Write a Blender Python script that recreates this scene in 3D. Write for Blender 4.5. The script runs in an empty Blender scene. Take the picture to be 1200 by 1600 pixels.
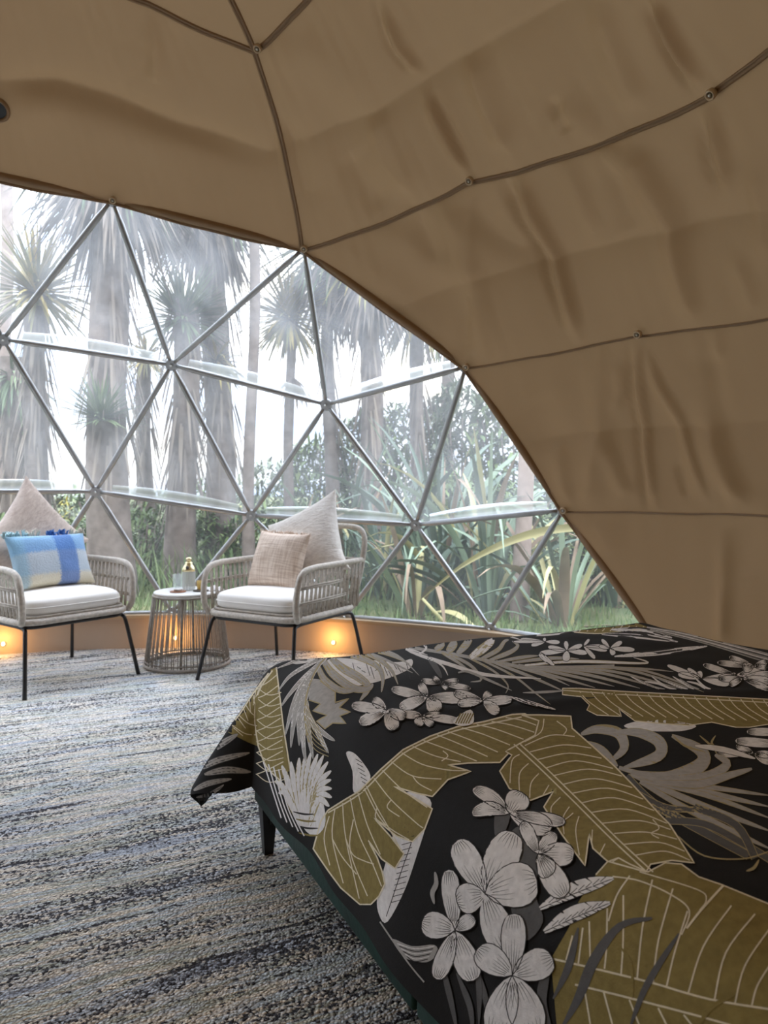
import bpy, bmesh, math, random
import numpy as np
from mathutils import Vector, Matrix, noise as mnoise
from mathutils.bvhtree import BVHTree

# ------------------------------------------------------------------ camera, world, exposure
sc = bpy.context.scene
COL = sc.collection
F, YH, HC = 1150.0, 765.0, 1.0            # focal length in pixels (1200x1600), horizon row, eye height
cam_d = bpy.data.cameras.new('camera'); cam = bpy.data.objects.new('camera', cam_d); COL.objects.link(cam)
cam.location = (0, 0, HC); cam.rotation_euler = (math.pi / 2, 0, 0)
cam_d.sensor_fit = 'VERTICAL'; cam_d.sensor_height = 24; cam_d.lens = F / 1600 * 24
cam_d.shift_y = -(800 - YH) / 1600
cam_d.clip_start = 0.02; cam_d.clip_end = 300
cam_d.dof.use_dof = True; cam_d.dof.focus_distance = 1.45; cam_d.dof.aperture_fstop = 5.0
sc.camera = cam

w = bpy.data.worlds.new('world'); sc.world = w; w.use_nodes = True
nt = w.node_tree; N = nt.nodes; Lk = nt.links
bg = N['Background']
tc = N.new('ShaderNodeTexCoord'); mp = N.new('ShaderNodeMapping'); mp.inputs['Scale'].default_value = (1, 1, 3.2)
Lk.new(tc.outputs['Generated'], mp.inputs['Vector'])
nz = N.new('ShaderNodeTexNoise'); nz.inputs['Scale'].default_value = 3.2; nz.inputs['Detail'].default_value = 6; nz.inputs['Roughness'].default_value = 0.55
Lk.new(mp.outputs['Vector'], nz.inputs['Vector'])
rp = N.new('ShaderNodeValToRGB'); e = rp.color_ramp.elements
e[0].position = 0.36; e[0].color = (0.47, 0.60, 0.86, 1)
e[1].position = 0.60; e[1].color = (0.90, 0.90, 0.89, 1)
m_ = e.new(0.46); m_.color = (0.76, 0.84, 1.0, 1)
m_ = e.new(0.72); m_.color = (0.84, 0.74, 0.55, 1)
Lk.new(nz.outputs['Fac'], rp.inputs['Fac']); Lk.new(rp.outputs['Color'], bg.inputs['Color'])
# overcast sky: brighter towards the zenith, the same in every direction
sep = N.new('ShaderNodeSeparateXYZ'); Lk.new(tc.outputs['Generated'], sep.inputs['Vector'])
mx0 = N.new('ShaderNodeMath'); mx0.operation = 'MAXIMUM'; mx0.inputs[1].default_value = 0.0; Lk.new(sep.outputs['Z'], mx0.inputs[0])
mad = N.new('ShaderNodeMath'); mad.operation = 'MULTIPLY_ADD'; mad.inputs[1].default_value = 5.6; mad.inputs[2].default_value = 1.35; Lk.new(mx0.outputs['Value'], mad.inputs[0])
Lk.new(mad.outputs['Value'], bg.inputs['Strength'])

sc.view_settings.view_transform = 'Standard'; sc.view_settings.look = 'None'
sc.view_settings.exposure = 0.42; sc.view_settings.gamma = 1.0
sc.view_settings.use_curve_mapping = False
try:
    cy = sc.cycles
    cy.max_bounces = 10; cy.diffuse_bounces = 6; cy.glossy_bounces = 3; cy.transmission_bounces = 6
    cy.transparent_max_bounces = 24; cy.use_denoising = True; cy.caustics_reflective = False; cy.caustics_refractive = False
    cy.sample_clamp_indirect = 6.0
except Exception:
    pass

# ------------------------------------------------------------------ pixel helpers (a pixel gives a direction only)
CAMP = Vector((0, 0, HC))
def ray(u, v): return Vector(((u - 600) / F, 1.0, (YH - v) / F))
def at(u, v, d): return CAMP + ray(u, v) * d
def on_floor(u, v, z=0.0):
    r = ray(u, v); return CAMP + r * ((z - HC) / r.z)
def pix(p):
    return (600 + F * p[0] / p[1], YH - F * (p[2] - HC) / p[1])
DC = Vector((-1.25, 1.40, 0.09)); DR = 3.31            # dome centre and radius
def on_dome(u, v, R=DR):
    d = ray(u, v).normalized(); o = CAMP - DC
    b = o.dot(d); c = o.dot(o) - R * R
    return CAMP + d * (-b + math.sqrt(b * b - c))
def azel(p):
    q = Vector(p) - DC
    return (math.degrees(math.atan2(q.x, q.y)), math.degrees(math.atan2(q.z, math.hypot(q.x, q.y))))
def sph(az, el, R=DR):
    a, e_ = math.radians(az), math.radians(el)
    return DC + Vector((math.sin(a) * math.cos(e_), math.cos(a) * math.cos(e_), math.sin(e_))) * R

# ------------------------------------------------------------------ object helpers
def link(name, me, parent=None, mat=None):
    o = bpy.data.objects.new(name, me); COL.objects.link(o)
    if parent: o.parent = parent
    if mat is not None and me is not None:
        for m in (mat if isinstance(mat, (list, tuple)) else [mat]): me.materials.append(m)
    return o
def mesh(name, v, f, mat=None, parent=None, smooth=True, mi=None):
    me = bpy.data.meshes.new(name); me.from_pydata([tuple(p) for p in v], [], f); me.update()
    if smooth: me.polygons.foreach_set('use_smooth', [True] * len(me.polygons))
    if mi is not None: me.polygons.foreach_set('material_index', mi)
    return link(name, me, parent, mat)
def tag(o, label=None, cat=None, group=None, kind=None):
    if label: o['label'] = label
    if cat: o['category'] = cat
    if group: o['group'] = group
    if kind: o['kind'] = kind
    return o
def empty(name, loc=(0, 0, 0), rz=0.0):
    o = bpy.data.objects.new(name, None); COL.objects.link(o); o.location = loc; o.rotation_euler = (0, 0, rz)
    o.empty_display_size = 0.1
    return o
def copy_tree(o, parent=None):
    c = o.copy(); COL.objects.link(c); c.parent = parent
    for ch in o.children: copy_tree(ch, c)
    return c

class MB:
    def __init__(s): s.v = []; s.f = []; s.m = []
    def add(s, v, f, m=0):
        b = len(s.v); s.v += [tuple(p) for p in v]; s.f += [tuple(i + b for i in q) for q in f]; s.m += [m] * len(f)
    def tube(s, pts, r, n=8, closed=False, m=0):
        pts = [Vector(p) for p in pts]; K = len(pts)
        rr = r if isinstance(r, (list, tuple)) else [r] * K
        v = []; up = None
        for i, p in enumerate(pts):
            if closed: t = pts[(i + 1) % K] - pts[i - 1]
            else: t = pts[min(i + 1, K - 1)] - pts[max(i - 1, 0)]
            t.normalize()
            if up is None: up = Vector((0, 0, 1)) if abs(t.z) < 0.9 else Vector((1, 0, 0))
            x = up.cross(t)
            if x.length < 1e-5: x = Vector((1, 0, 0)).cross(t)
            x.normalize(); y = t.cross(x); up = y
            for k in range(n):
                a = 2 * math.pi * k / n
                v.append(p + (x * math.cos(a) + y * math.sin(a)) * rr[i])
        f = []
        for i in range(K if closed else K - 1):
            j = (i + 1) % K
            for k in range(n):
                l = (k + 1) % n
                f.append((i * n + k, i * n + l, j * n + l, j * n + k))
        if not closed:
            f.append(tuple(range(n - 1, -1, -1))); f.append(tuple((K - 1) * n + k for k in range(n)))
        s.add(v, f, m)
    def lathe(s, prof, n=24, c=(0, 0, 0), m=0, cap=True):
        v = []
        for (r, z) in prof:
            for k in range(n):
                a = 2 * math.pi * k / n
                v.append((c[0] + r * math.cos(a), c[1] + r * math.sin(a), c[2] + z))
        f = []
        for i in range(len(prof) - 1):
            for k in range(n):
                l = (k + 1) % n
                f.append((i * n + k, i * n + l, (i + 1) * n + l, (i + 1) * n + k))
        if cap:
            f.append(tuple(range(n - 1, -1, -1))); f.append(tuple((len(prof) - 1) * n + k for k in range(n)))
        s.add(v, f, m)
    def box(s, c, h, M=None, m=0):
        v = [Vector((c[0] + sx * h[0], c[1] + sy * h[1], c[2] + sz * h[2])) for sx in (-1, 1) for sy in (-1, 1) for sz in (-1, 1)]
        if M is not None: v = [M @ p for p in v]
        s.add(v, [(0, 1, 3, 2), (4, 6, 7, 5), (0, 4, 5, 1), (2, 3, 7, 6), (0, 2, 6, 4), (1, 5, 7, 3)], m)
    def build(s, name, mat, parent=None, smooth=True):
        return mesh(name, s.v, s.f, mat, parent, smooth, s.m if isinstance(mat, (list, tuple)) else None)

def catmull(pts, n=6, closed=False):
    P = [Vector(p) for p in pts]; K = len(P); out = []
    rng = range(K) if closed else range(K - 1)
    for i in rng:
        if closed: a, b, c, d = P[i - 1], P[i], P[(i + 1) % K], P[(i + 2) % K]
        else: a, b, c, d = P[max(i - 1, 0)], P[i], P[i + 1], P[min(i + 2, K - 1)]
        for k in range(n):
            t = k / n
            out.append(0.5 * ((2 * b) + (c - a) * t + (2 * a - 5 * b + 4 * c - d) * t * t + (3 * b - a - 3 * c + d) * t ** 3))
    if not closed: out.append(P[-1])
    return out

# ------------------------------------------------------------------ materials
def mat_new(name):
    m = bpy.data.materials.new(name); m.use_nodes = True
    return m, m.node_tree.nodes, m.node_tree.links, m.node_tree.nodes['Principled BSDF']
def simple(name, col, rough=0.6, metal=0.0, var=0.0, scale=20, bump=0.0, bscale=120, spec=None, island=0.0, col2=None, sheen=0.0):
    m, n, l, b = mat_new(name)
    b.inputs['Roughness'].default_value = rough; b.inputs['Metallic'].default_value = metal
    b.inputs['Base Color'].default_value = (*col, 1)
    if spec is not None: b.inputs['Specular IOR Level'].default_value = spec
    if sheen: b.inputs['Sheen Weight'].default_value = sheen
    tcn = n.new('ShaderNodeTexCoord')
    if var or col2 or island:
        if island:
            g = n.new('ShaderNodeNewGeometry'); fac = g.outputs['Random Per Island']
        else:
            t = n.new('ShaderNodeTexNoise'); t.inputs['Scale'].default_value = scale; t.inputs['Detail'].default_value = 4
            l.new(tcn.outputs['Object'], t.inputs['Vector']); fac = t.outputs['Fac']
        r = n.new('ShaderNodeValToRGB'); e = r.color_ramp.elements
        c2 = col2 or tuple(min(1, c * (1 + var)) for c in col)
        c1 = col if col2 else tuple(c * (1 - var) for c in col)
        e[0].position = 0.3 if not island else 0.0; e[1].position = 0.7 if not island else 1.0
        e[0].color = (*c1, 1); e[1].color = (*c2, 1)
        l.new(fac, r.inputs['Fac']); l.new(r.outputs['Color'], b.inputs['Base Color'])
    if bump:
        t = n.new('ShaderNodeTexNoise'); t.inputs['Scale'].default_value = bscale; t.inputs['Detail'].default_value = 5
        l.new(tcn.outputs['Object'], t.inputs['Vector'])
        bp = n.new('ShaderNodeBump'); bp.inputs['Strength'].default_value = bump; bp.inputs['Distance'].default_value = 0.01
        l.new(t.outputs['Fac'], bp.inputs['Height']); l.new(bp.outputs['Normal'], b.inputs['Normal'])
    return m
M = {}
# liner: canvas that lets a little daylight through
def liner_mat():
    m, n, l, b = mat_new('liner_canvas')
    out = n['Material Output']
    b.inputs['Roughness'].default_value = 0.5; b.inputs['Specular IOR Level'].default_value = 0.2
    tcn = n.new('ShaderNodeTexCoord')
    t = n.new('ShaderNodeTexNoise'); t.inputs['Scale'].default_value = 1.3; t.inputs['Detail'].default_value = 5
    l.new(tcn.outputs['Object'], t.inputs['Vector'])
    r = n.new('ShaderNodeValToRGB'); e = r.color_ramp.elements
    e[0].position = 0.3; e[0].color = (0.305, 0.184, 0.094, 1); e[1].position = 0.7; e[1].color = (0.34, 0.212, 0.112, 1)
    l.new(t.outputs['Fac'], r.inputs['Fac']); l.new(r.outputs['Color'], b.inputs['Base Color'])
    t2 = n.new('ShaderNodeTexNoise'); t2.inputs['Scale'].default_value = 9; t2.inputs['Detail'].default_value = 6
    l.new(tcn.outputs['Object'], t2.inputs['Vector'])
    bp = n.new('ShaderNodeBump'); bp.inputs['Strength'].default_value = 0.25; bp.inputs['Distance'].default_value = 0.012
    l.new(t2.outputs['Fac'], bp.inputs['Height']); l.new(bp.outputs['Normal'], b.inputs['Normal'])
    tr = n.new('ShaderNodeBsdfTranslucent'); tr.inputs['Color'].default_value = (0.55, 0.37, 0.19, 1)
    mx = n.new('ShaderNodeMixShader'); mx.inputs['Fac'].default_value = 0.045
    l.new(b.outputs['BSDF'], mx.inputs[1]); l.new(tr.outputs['BSDF'], mx.inputs[2]); l.new(mx.outputs['Shader'], out.inputs['Surface'])
    return m
M['liner'] = liner_mat()
M['seam'] = simple('seam_tape', (0.30, 0.184, 0.095), 0.5)
M['button'] = simple('button_brass', (0.55, 0.42, 0.28), 0.35, 0.3)
def film_mat(name, haze, gloss):
    m, n, l, b = mat_new(name); out = n['Material Output']; n.remove(b)
    tp = n.new('ShaderNodeBsdfTransparent'); tp.inputs['Color'].default_value = (0.95, 0.965, 0.97, 1)
    tl = n.new('ShaderNodeBsdfTranslucent'); tl.inputs['Color'].default_value = (0.86, 0.88, 0.9, 1)
    gl = n.new('ShaderNodeBsdfGlossy'); gl.inputs['Roughness'].default_value = 0.12
    tcn = n.new('ShaderNodeTexCoord'); mpn = n.new('ShaderNodeMapping'); mpn.inputs['Scale'].default_value = (2.5, 2.5, 0.9)
    l.new(tcn.outputs['Object'], mpn.inputs['Vector'])
    t = n.new('ShaderNodeTexNoise'); t.inputs['Scale'].default_value = 2.2; t.inputs['Detail'].default_value = 4
    l.new(mpn.outputs['Vector'], t.inputs['Vector'])
    mr = n.new('ShaderNodeMapRange'); mr.inputs['From Min'].default_value = 0.3; mr.inputs['From Max'].default_value = 0.75
    mr.inputs['To Min'].default_value = haze * 0.6; mr.inputs['To Max'].default_value = haze * 1.6
    l.new(t.outputs['Fac'], mr.inputs['Value'])
    m1 = n.new('ShaderNodeMixShader'); l.new(mr.outputs['Result'], m1.inputs['Fac']); l.new(tp.outputs['BSDF'], m1.inputs[1]); l.new(tl.outputs['BSDF'], m1.inputs[2])
    lw = n.new('ShaderNodeFresnel'); lw.inputs['IOR'].default_value = 1.25
    m2 = n.new('ShaderNodeMixShader')
    mu = n.new('ShaderNodeMath'); mu.operation = 'MULTIPLY'; mu.inputs[1].default_value = gloss
    l.new(lw.outputs['Fac'], mu.inputs[0]); l.new(mu.outputs['Value'], m2.inputs['Fac'])
    l.new(m1.outputs['Shader'], m2.inputs[1]); l.new(gl.outputs['BSDF'], m2.inputs[2]); l.new(m2.outputs['Shader'], out.inputs['Surface'])
    return m
M['film'] = film_mat('clear_film', 0.115, 0.6)
M['film_low'] = film_mat('clear_film_clean', 0.045, 0.6)
M['hem'] = film_mat('film_weld_strip', 0.42, 0.8)
M['steel'] = simple('galvanised_steel', (0.42, 0.43, 0.44), 0.42, 0.85, var=0.12, scale=12)
M['bolt'] = simple('bolt_zinc', (0.62, 0.62, 0.6), 0.3, 0.9)
M['riser'] = simple('riser_board', (0.50, 0.40, 0.31), 0.55, var=0.06, scale=3, bump=0.05, bscale=30)
M['sill'] = simple('sill_board', (0.45, 0.32, 0.19), 0.5, var=0.1, scale=6)
M['black'] = simple('black_steel', (0.012, 0.012, 0.013), 0.4)
M['rattan'] = simple('taupe_rattan', (0.50, 0.45, 0.39), 0.6, var=0.22, scale=60, bump=0.4, bscale=150)
M['cushion'] = simple('cushion_canvas', (0.80, 0.77, 0.73), 0.85, var=0.05, scale=8, bump=0.12, bscale=260)

# ------------------------------------------------------------------ dome nodes
def nd(u, v): return azel(on_dome(u, v))
def zel(z, R=DR): return math.degrees(math.asin((z - DC.z) / R))
V1, V2, nR1, nR2 = nd(175, 312), nd(475, 388), nd(733, 283), nd(1110, 148)
nA, nB, nCc, nD, nS1 = nd(5, 530), nd(268, 570), nd(510, 632), nd(728, 573), nd(996, 522)
nE, nG, nH, nI = nd(150, 768), nd(393, 805), nd(650, 820), nd(880, 797)
nT = nd(402, 75)
CAZ = -26.0                                             # axis of symmetry of the clear bay
def mir(n): return (2 * CAZ - n[0], n[1])
V0 = nd(-140, 245); V0 = (CAZ, V0[1])
ZB = 0.215
eb = zel(ZB)
base_az = [51.5, 34.0, 17.8, -1.8, -18.0, -34.0, -50.2, -69.8, -86.0, -103.5]
top_row = [V2, V1, V0, mir(V1), mir(V2)]
row2 = [nD, nCc, nB, nA, mir(nA), mir(nB), mir(nCc), mir(nD)]
row3 = [nI, nH, nG, nE, (CAZ, nE[1]), mir(nE), mir(nG), mir(nH), mir(nI)]
row4 = [(a, eb) for a in base_az]

# ------------------------------------------------------------------ floor, riser, ground
def carpet_mat():
    m, n, l, b = mat_new('streaked_carpet')
    b.inputs['Roughness'].default_value = 0.95; b.inputs['Specular IOR Level'].default_value = 0.1
    tcn = n.new('ShaderNodeTexCoord')
    mp = n.new('ShaderNodeMapping'); mp.vector_type = 'POINT'
    mp.inputs['Rotation'].default_value = (0, 0, -math.radians(27.0)); l.new(tcn.outputs['Object'], mp.inputs['Vector'])
    # slight wobble of the streaks
    wob = n.new('ShaderNodeTexNoise'); wob.inputs['Scale'].default_value = 2.2; wob.inputs['Detail'].default_value = 3
    l.new(mp.outputs['Vector'], wob.inputs['Vector'])
    def streak(sx, sy, scale, detail, rough, off):
        mm = n.new('ShaderNodeMapping'); mm.inputs['Scale'].default_value = (sx, sy, 1); mm.inputs['Location'].default_value = (off, off * 1.7, 0)
        add = n.new('ShaderNodeVectorMath'); add.operation = 'MULTIPLY_ADD'
        add.inputs[1].default_value = (0.0, 0.09, 0); l.new(wob.outputs['Color'], add.inputs[0]); l.new(mp.outputs['Vector'], add.inputs[2])
        l.new(add.outputs['Vector'], mm.inputs['Vector'])
        t = n.new('ShaderNodeTexNoise'); t.inputs['Scale'].default_value = scale; t.inputs['Detail'].default_value = detail; t.inputs['Roughness'].default_value = rough
        l.new(mm.outputs['Vector'], t.inputs['Vector']); return t.outputs['Fac']
    a = streak(0.55, 6.5, 1.7, 5, 0.6, 3.1)
    r1 = n.new('ShaderNodeValToRGB'); e = r1.color_ramp.elements
    cols = [(0.30, (0.36, 0.39, 0.47)), (0.38, (0.56, 0.61, 0.69)), (0.43, (0.86, 0.77, 0.65)), (0.465, (0.64, 0.68, 0.73)), (0.50, (0.50, 0.52, 0.45)), (0.535, (0.90, 0.80, 0.68)),
            (0.57, (0.58, 0.65, 0.72)), (0.61, (0.56, 0.58, 0.50)), (0.66, (0.88, 0.79, 0.68)), (0.72, (0.50, 0.57, 0.66))]
    e[0].position, e[0].color = cols[0][0], (*cols[0][1], 1); e[1].position, e[1].color = cols[-1][0], (*cols[-1][1], 1)
    for p, c in cols[1:-1]: q = e.new(p); q.color = (*c, 1)
    l.new(a, r1.inputs['Fac'])
    vo = n.new('ShaderNodeTexVoronoi'); vo.inputs['Scale'].default_value = 150; l.new(tcn.outputs['Object'], vo.inputs['Vector'])
    sp = n.new('ShaderNodeTexNoise'); sp.inputs['Scale'].default_value = 85; sp.inputs['Detail'].default_value = 3; sp.inputs['Roughness'].default_value = 0.6; l.new(tcn.outputs['Object'], sp.inputs['Vector'])
    ws = n.new('ShaderNodeSeparateColor'); l.new(vo.outputs['Color'], ws.inputs['Color'])
    spm = n.new('ShaderNodeMix'); spm.data_type = 'FLOAT'; spm.inputs['Factor'].default_value = 0.35; l.new(sp.outputs['Fac'], spm.inputs[2]); l.new(ws.outputs['Red'], spm.inputs[3]); SP = spm.outputs[0]
    # dark yarn: thin broken lines along the streaks plus speckled patches
    d = streak(0.75, 15.0, 2.0, 4, 0.6, 11.3); d2 = streak(0.45, 4.0, 2.4, 4, 0.6, 27.9)
    k1 = n.new('ShaderNodeMath'); k1.operation = 'MULTIPLY_ADD'; k1.inputs[1].default_value = 0.42; l.new(SP, k1.inputs[0]); l.new(d, k1.inputs[2])
    r2 = n.new('ShaderNodeValToRGB'); e = r2.color_ramp.elements; e[0].position = 0.570; e[0].color = (1, 1, 1, 1); e[1].position = 0.605; e[1].color = (0, 0, 0, 1)
    l.new(k1.outputs['Value'], r2.inputs['Fac'])
    k2 = n.new('ShaderNodeMath'); k2.operation = 'MULTIPLY_ADD'; k2.inputs[1].default_value = 0.85; l.new(SP, k2.inputs[0]); l.new(d2, k2.inputs[2])
    r3 = n.new('ShaderNodeValToRGB'); e = r3.color_ramp.elements; e[0].position = 0.765; e[0].color = (1, 1, 1, 1); e[1].position = 0.845; e[1].color = (0, 0, 0, 1)
    l.new(k2.outputs['Value'], r3.inputs['Fac'])
    mxd = n.new('ShaderNodeMath'); mxd.operation = 'MAXIMUM'; l.new(r2.outputs['Color'], mxd.inputs[0]); l.new(r3.outputs['Color'], mxd.inputs[1])
    mu = n.new('ShaderNodeMix'); mu.data_type = 'RGBA'; l.new(mxd.outputs['Value'], mu.inputs['Factor']); l.new(r1.outputs['Color'], mu.inputs[6]); mu.inputs[7].default_value = (0.075, 0.075, 0.088, 1)
    # every loop a little lighter or darker, gaps between loops dark
    tv = n.new('ShaderNodeMapRange'); tv.inputs['To Min'].default_value = 0.78; tv.inputs['To Max'].default_value = 1.12; l.new(ws.outputs['Green'], tv.inputs['Value'])
    gp = n.new('ShaderNodeMapRange'); gp.inputs['From Min'].default_value = 0.35; gp.inputs['From Max'].default_value = 0.75; gp.inputs['To Min'].default_value = 1.0; gp.inputs['To Max'].default_value = 0.6; l.new(vo.outputs['Distance'], gp.inputs['Value'])
    mm_ = n.new('ShaderNodeMath'); mm_.operation = 'MULTIPLY'; l.new(tv.outputs['Result'], mm_.inputs[0]); l.new(gp.outputs['Result'], mm_.inputs[1])
    fin = n.new('ShaderNodeMix'); fin.data_type = 'RGBA'; fin.blend_type = 'MULTIPLY'; fin.inputs['Factor'].default_value = 1.0
    l.new(mu.outputs[2], fin.inputs[6]); l.new(mm_.outputs['Value'], fin.inputs[7]); l.new(fin.outputs[2], b.inputs['Base Color'])
    # loop pile relief
    sub = n.new('ShaderNodeMath'); sub.operation = 'SUBTRACT'; sub.inputs[0].default_value = 1.0; l.new(vo.outputs['Distance'], sub.inputs[1])
    ad = n.new('ShaderNodeMath'); ad.operation = 'MULTIPLY_ADD'; ad.inputs[1].default_value = 0.9; l.new(sp.outputs['Fac'], ad.inputs[0]); l.new(sub.outputs['Value'], ad.inputs[2])
    s3 = n.new('ShaderNodeMath'); s3.operation = 'SUBTRACT'; l.new(ad.outputs['Value'], s3.inputs[0]); l.new(r2.outputs['Color'], s3.inputs[1])
    bp = n.new('ShaderNodeBump'); bp.inputs['Strength'].default_value = 0.75; bp.inputs['Distance'].default_value = 0.006
    l.new(s3.outputs['Value'], bp.inputs['Height']); l.new(bp.outputs['Normal'], b.inputs['Normal'])
    return m
M['carpet'] = carpet_mat()
mb = MB(); mb.lathe([(3.30, -0.09), (3.30, 0.0)], 72, (DC.x, DC.y, 0))
tag(mb.build('floor', M['carpet'], None, False), 'streaked blue grey and cream loop pile carpet', None, None, 'structure')

def ring_wall(name, r0, r1, z0, z1, mat, a0=-180, a1=180, n=120):
    v = []; f = []
    for i in range(n + 1):
        a = math.radians(a0 + (a1 - a0) * i / n)
        for (r, z) in ((r0, z0), (r0, z1), (r1, z1), (r1, z0)):
            v.append((DC.x + r * math.sin(a), DC.y + r * math.cos(a), z))
    for i in range(n):
        for k in range(4):
            f.append((i * 4 + k, i * 4 + (k + 1) % 4, i * 4 + 4 + (k + 1) % 4, i * 4 + 4 + k))
    return mesh(name, v, f, mat, None, False)
tag(ring_wall('baseboard_front', 3.255, 3.29, 0.0, 0.192, M['riser']), 'tan plywood riser board around the foot of the dome', None, None, 'structure')
tag(ring_wall('trim_1', 3.225, 3.36, 0.192, 0.212, M['sill']), 'thin tan timber ledge on top of the riser', None, None, 'structure')

M['lawn'] = simple('lawn', (0.045, 0.08, 0.02), 0.9, col2=(0.15, 0.145, 0.055), scale=1.6, bump=0.6, bscale=20)
gv, gf = [], []
GN = 60
for j in range(GN + 1):
    for i in range(GN + 1):
        x = -26 + 52 * i / GN; y = -14 + 56 * j / GN
        r = math.hypot(x - DC.x, y - DC.y)
        z = -0.14 + (0.12 * mnoise.noise(Vector((x * .3, y * .3, 0))) if r > 4.5 else 0) + max(0, r - 7) * 0.02
        gv.append((x, y, z))
for j in range(GN):
    for i in range(GN):
        a = j * (GN + 1) + i; gf.append((a, a + 1, a + GN + 2, a + GN + 1))
tag(mesh('ground', gv, gf, M['lawn']), 'mossy green lawn outside the dome', None, None, 'structure')

# ------------------------------------------------------------------ clear bay: panes, struts, hubs
win = empty('window_1', (DC.x, DC.y + 3.3, 0)); tag(win, 'clear film bay of steel triangles', None, None, 'structure')
WM = Matrix.Translation(-Vector(win.location))
def W(p): return WM @ Vector(p)
edges = set(); tris = []
rows = {'t': top_row, '2': row2, '3': row3, '4': row4}
def P(k): return sph(*rows[k[0]][k[1]])
def tri(a, b, c, low):
    tris.append((a, b, c, low))
    for p, q in ((a, b), (b, c), (c, a)): edges.add(tuple(sorted((p, q))))
t = lambda i: ('t', i); r2 = lambda i: ('2', i); r3 = lambda i: ('3', i); r4 = lambda i: ('4', i)
tri(t(0), r2(0), r2(1), 0); tri(t(0), r2(1), r2(2), 0); tri(t(0), r2(2), t(1), 0); tri(t(1), r2(2), r2(3), 0)
tri(t(1), r2(3), t(2), 0); tri(t(2), r2(3), r2(4), 0); tri(t(2), r2(4), t(3), 0); tri(t(3), r2(4), r2(5), 0)
tri(t(3), r2(5), t(4), 0); tri(t(4), r2(5), r2(6), 0); tri(t(4), r2(6), r2(7), 0)
for i in range(8):
    tri(r2(i), r3(i), r3(i + 1), 0)
    if i < 7: tri(r2(i), r3(i + 1), r2(i + 1), 0)
for i in range(9):
    tri(r3(i), r4(i), r4(i + 1), 1)
    if i < 8: tri(r3(i), r4(i + 1), r3(i + 1), 1)
for a, b, c, low in tris:
    ps = [P(a), P(b), P(c)]; cen = sum(ps, Vector()) / 3
    nrm = (cen - DC).normalized()
    ps = [p + nrm * 0.022 for p in ps]
    v = [W(p) for p in ps] + [W(p + nrm * 0.001) for p in ps]
    mesh('pane', v[:3], [(0, 1, 2)], M['film_low' if low else 'film'], win, False)
EDG = {(('t', 0), ('2', 0)), (('2', 0), ('3', 0)), (('3', 0), ('4', 0)), (('t', 4), ('2', 7)), (('2', 7), ('3', 8)), (('3', 8), ('4', 9))}
for a, b in sorted(edges):
    pa, pb = P(a), P(b); d = (pb - pa).normalized()
    mb = MB()
    flat = 0.05
    mb.tube([W(pa + d * 0.03), W(pa + d * 0.07), W(pa + d * 0.12), W(pb - d * 0.12), W(pb - d * 0.07), W(pb - d * 0.03)], [0.011, 0.012, 0.0165, 0.0165, 0.012, 0.011], 10)
    bnd = (a[0] == b[0] == 't') or (a, b) in (EDG) or (b, a) in (EDG)
    if bnd:
        mb = MB(); mb.tube([W(pa), W(pa.lerp(pb, .3)), W(pa.lerp(pb, .7)), W(pb)], 0.021, 10); mb.build('edge_sleeve', M['seam'], win); continue
    mb.build('strut', M['steel'], win)
    # welded film strip that sits on the level struts
    if a[0] == b[0] and a[0] in '23':
        up = (Vector((0, 0, 1)) - d * d.z).normalized()
        out = ((pa + pb) / 2 - DC).normalized()
        s0, s1 = pa + d * 0.09, pb - d * 0.09
        v = []
        K = 10
        for k in range(K + 1):
            p = s0.lerp(s1, k / K)
            hgt = 0.058 * (0.45 + 0.55 * math.sin(math.pi * (0.12 + 0.76 * k / K)))
            v += [W(p + out * 0.012 + up * 0.012), W(p + out * 0.016 + up * (0.012 + hgt)), W(p + out * 0.021 + up * (0.012 + hgt * 0.96))]
        f = []
        for k in range(K): f += [(k * 3, k * 3 + 3, k * 3 + 4, k * 3 + 1), (k * 3 + 1, k * 3 + 4, k * 3 + 5, k * 3 + 2)]
        mesh('film_hem', v, f, M['hem'], win)
for rk, row in rows.items():
    for i in range(len(row)):
        p = sph(*row[i]); nrm = (DC - p).normalized()
        q = nrm.to_track_quat('Z', 'Y').to_matrix().to_4x4()
        mb = MB(); mb.lathe([(0.036, -0.012), (0.038, 0.0), (0.034, 0.006)], 14)
        h = mb.build('hub', M['steel'], win, False); h.matrix_local = Matrix.Translation(W(p + nrm * 0.006)) @ q
        mb = MB(); mb.lathe([(0.009, 0.0), (0.009, 0.012), (0.006, 0.016)], 6)
        b_ = mb.build('bolt', M['bolt'], h, False); b_.location = (0, 0, 0.006)

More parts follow.
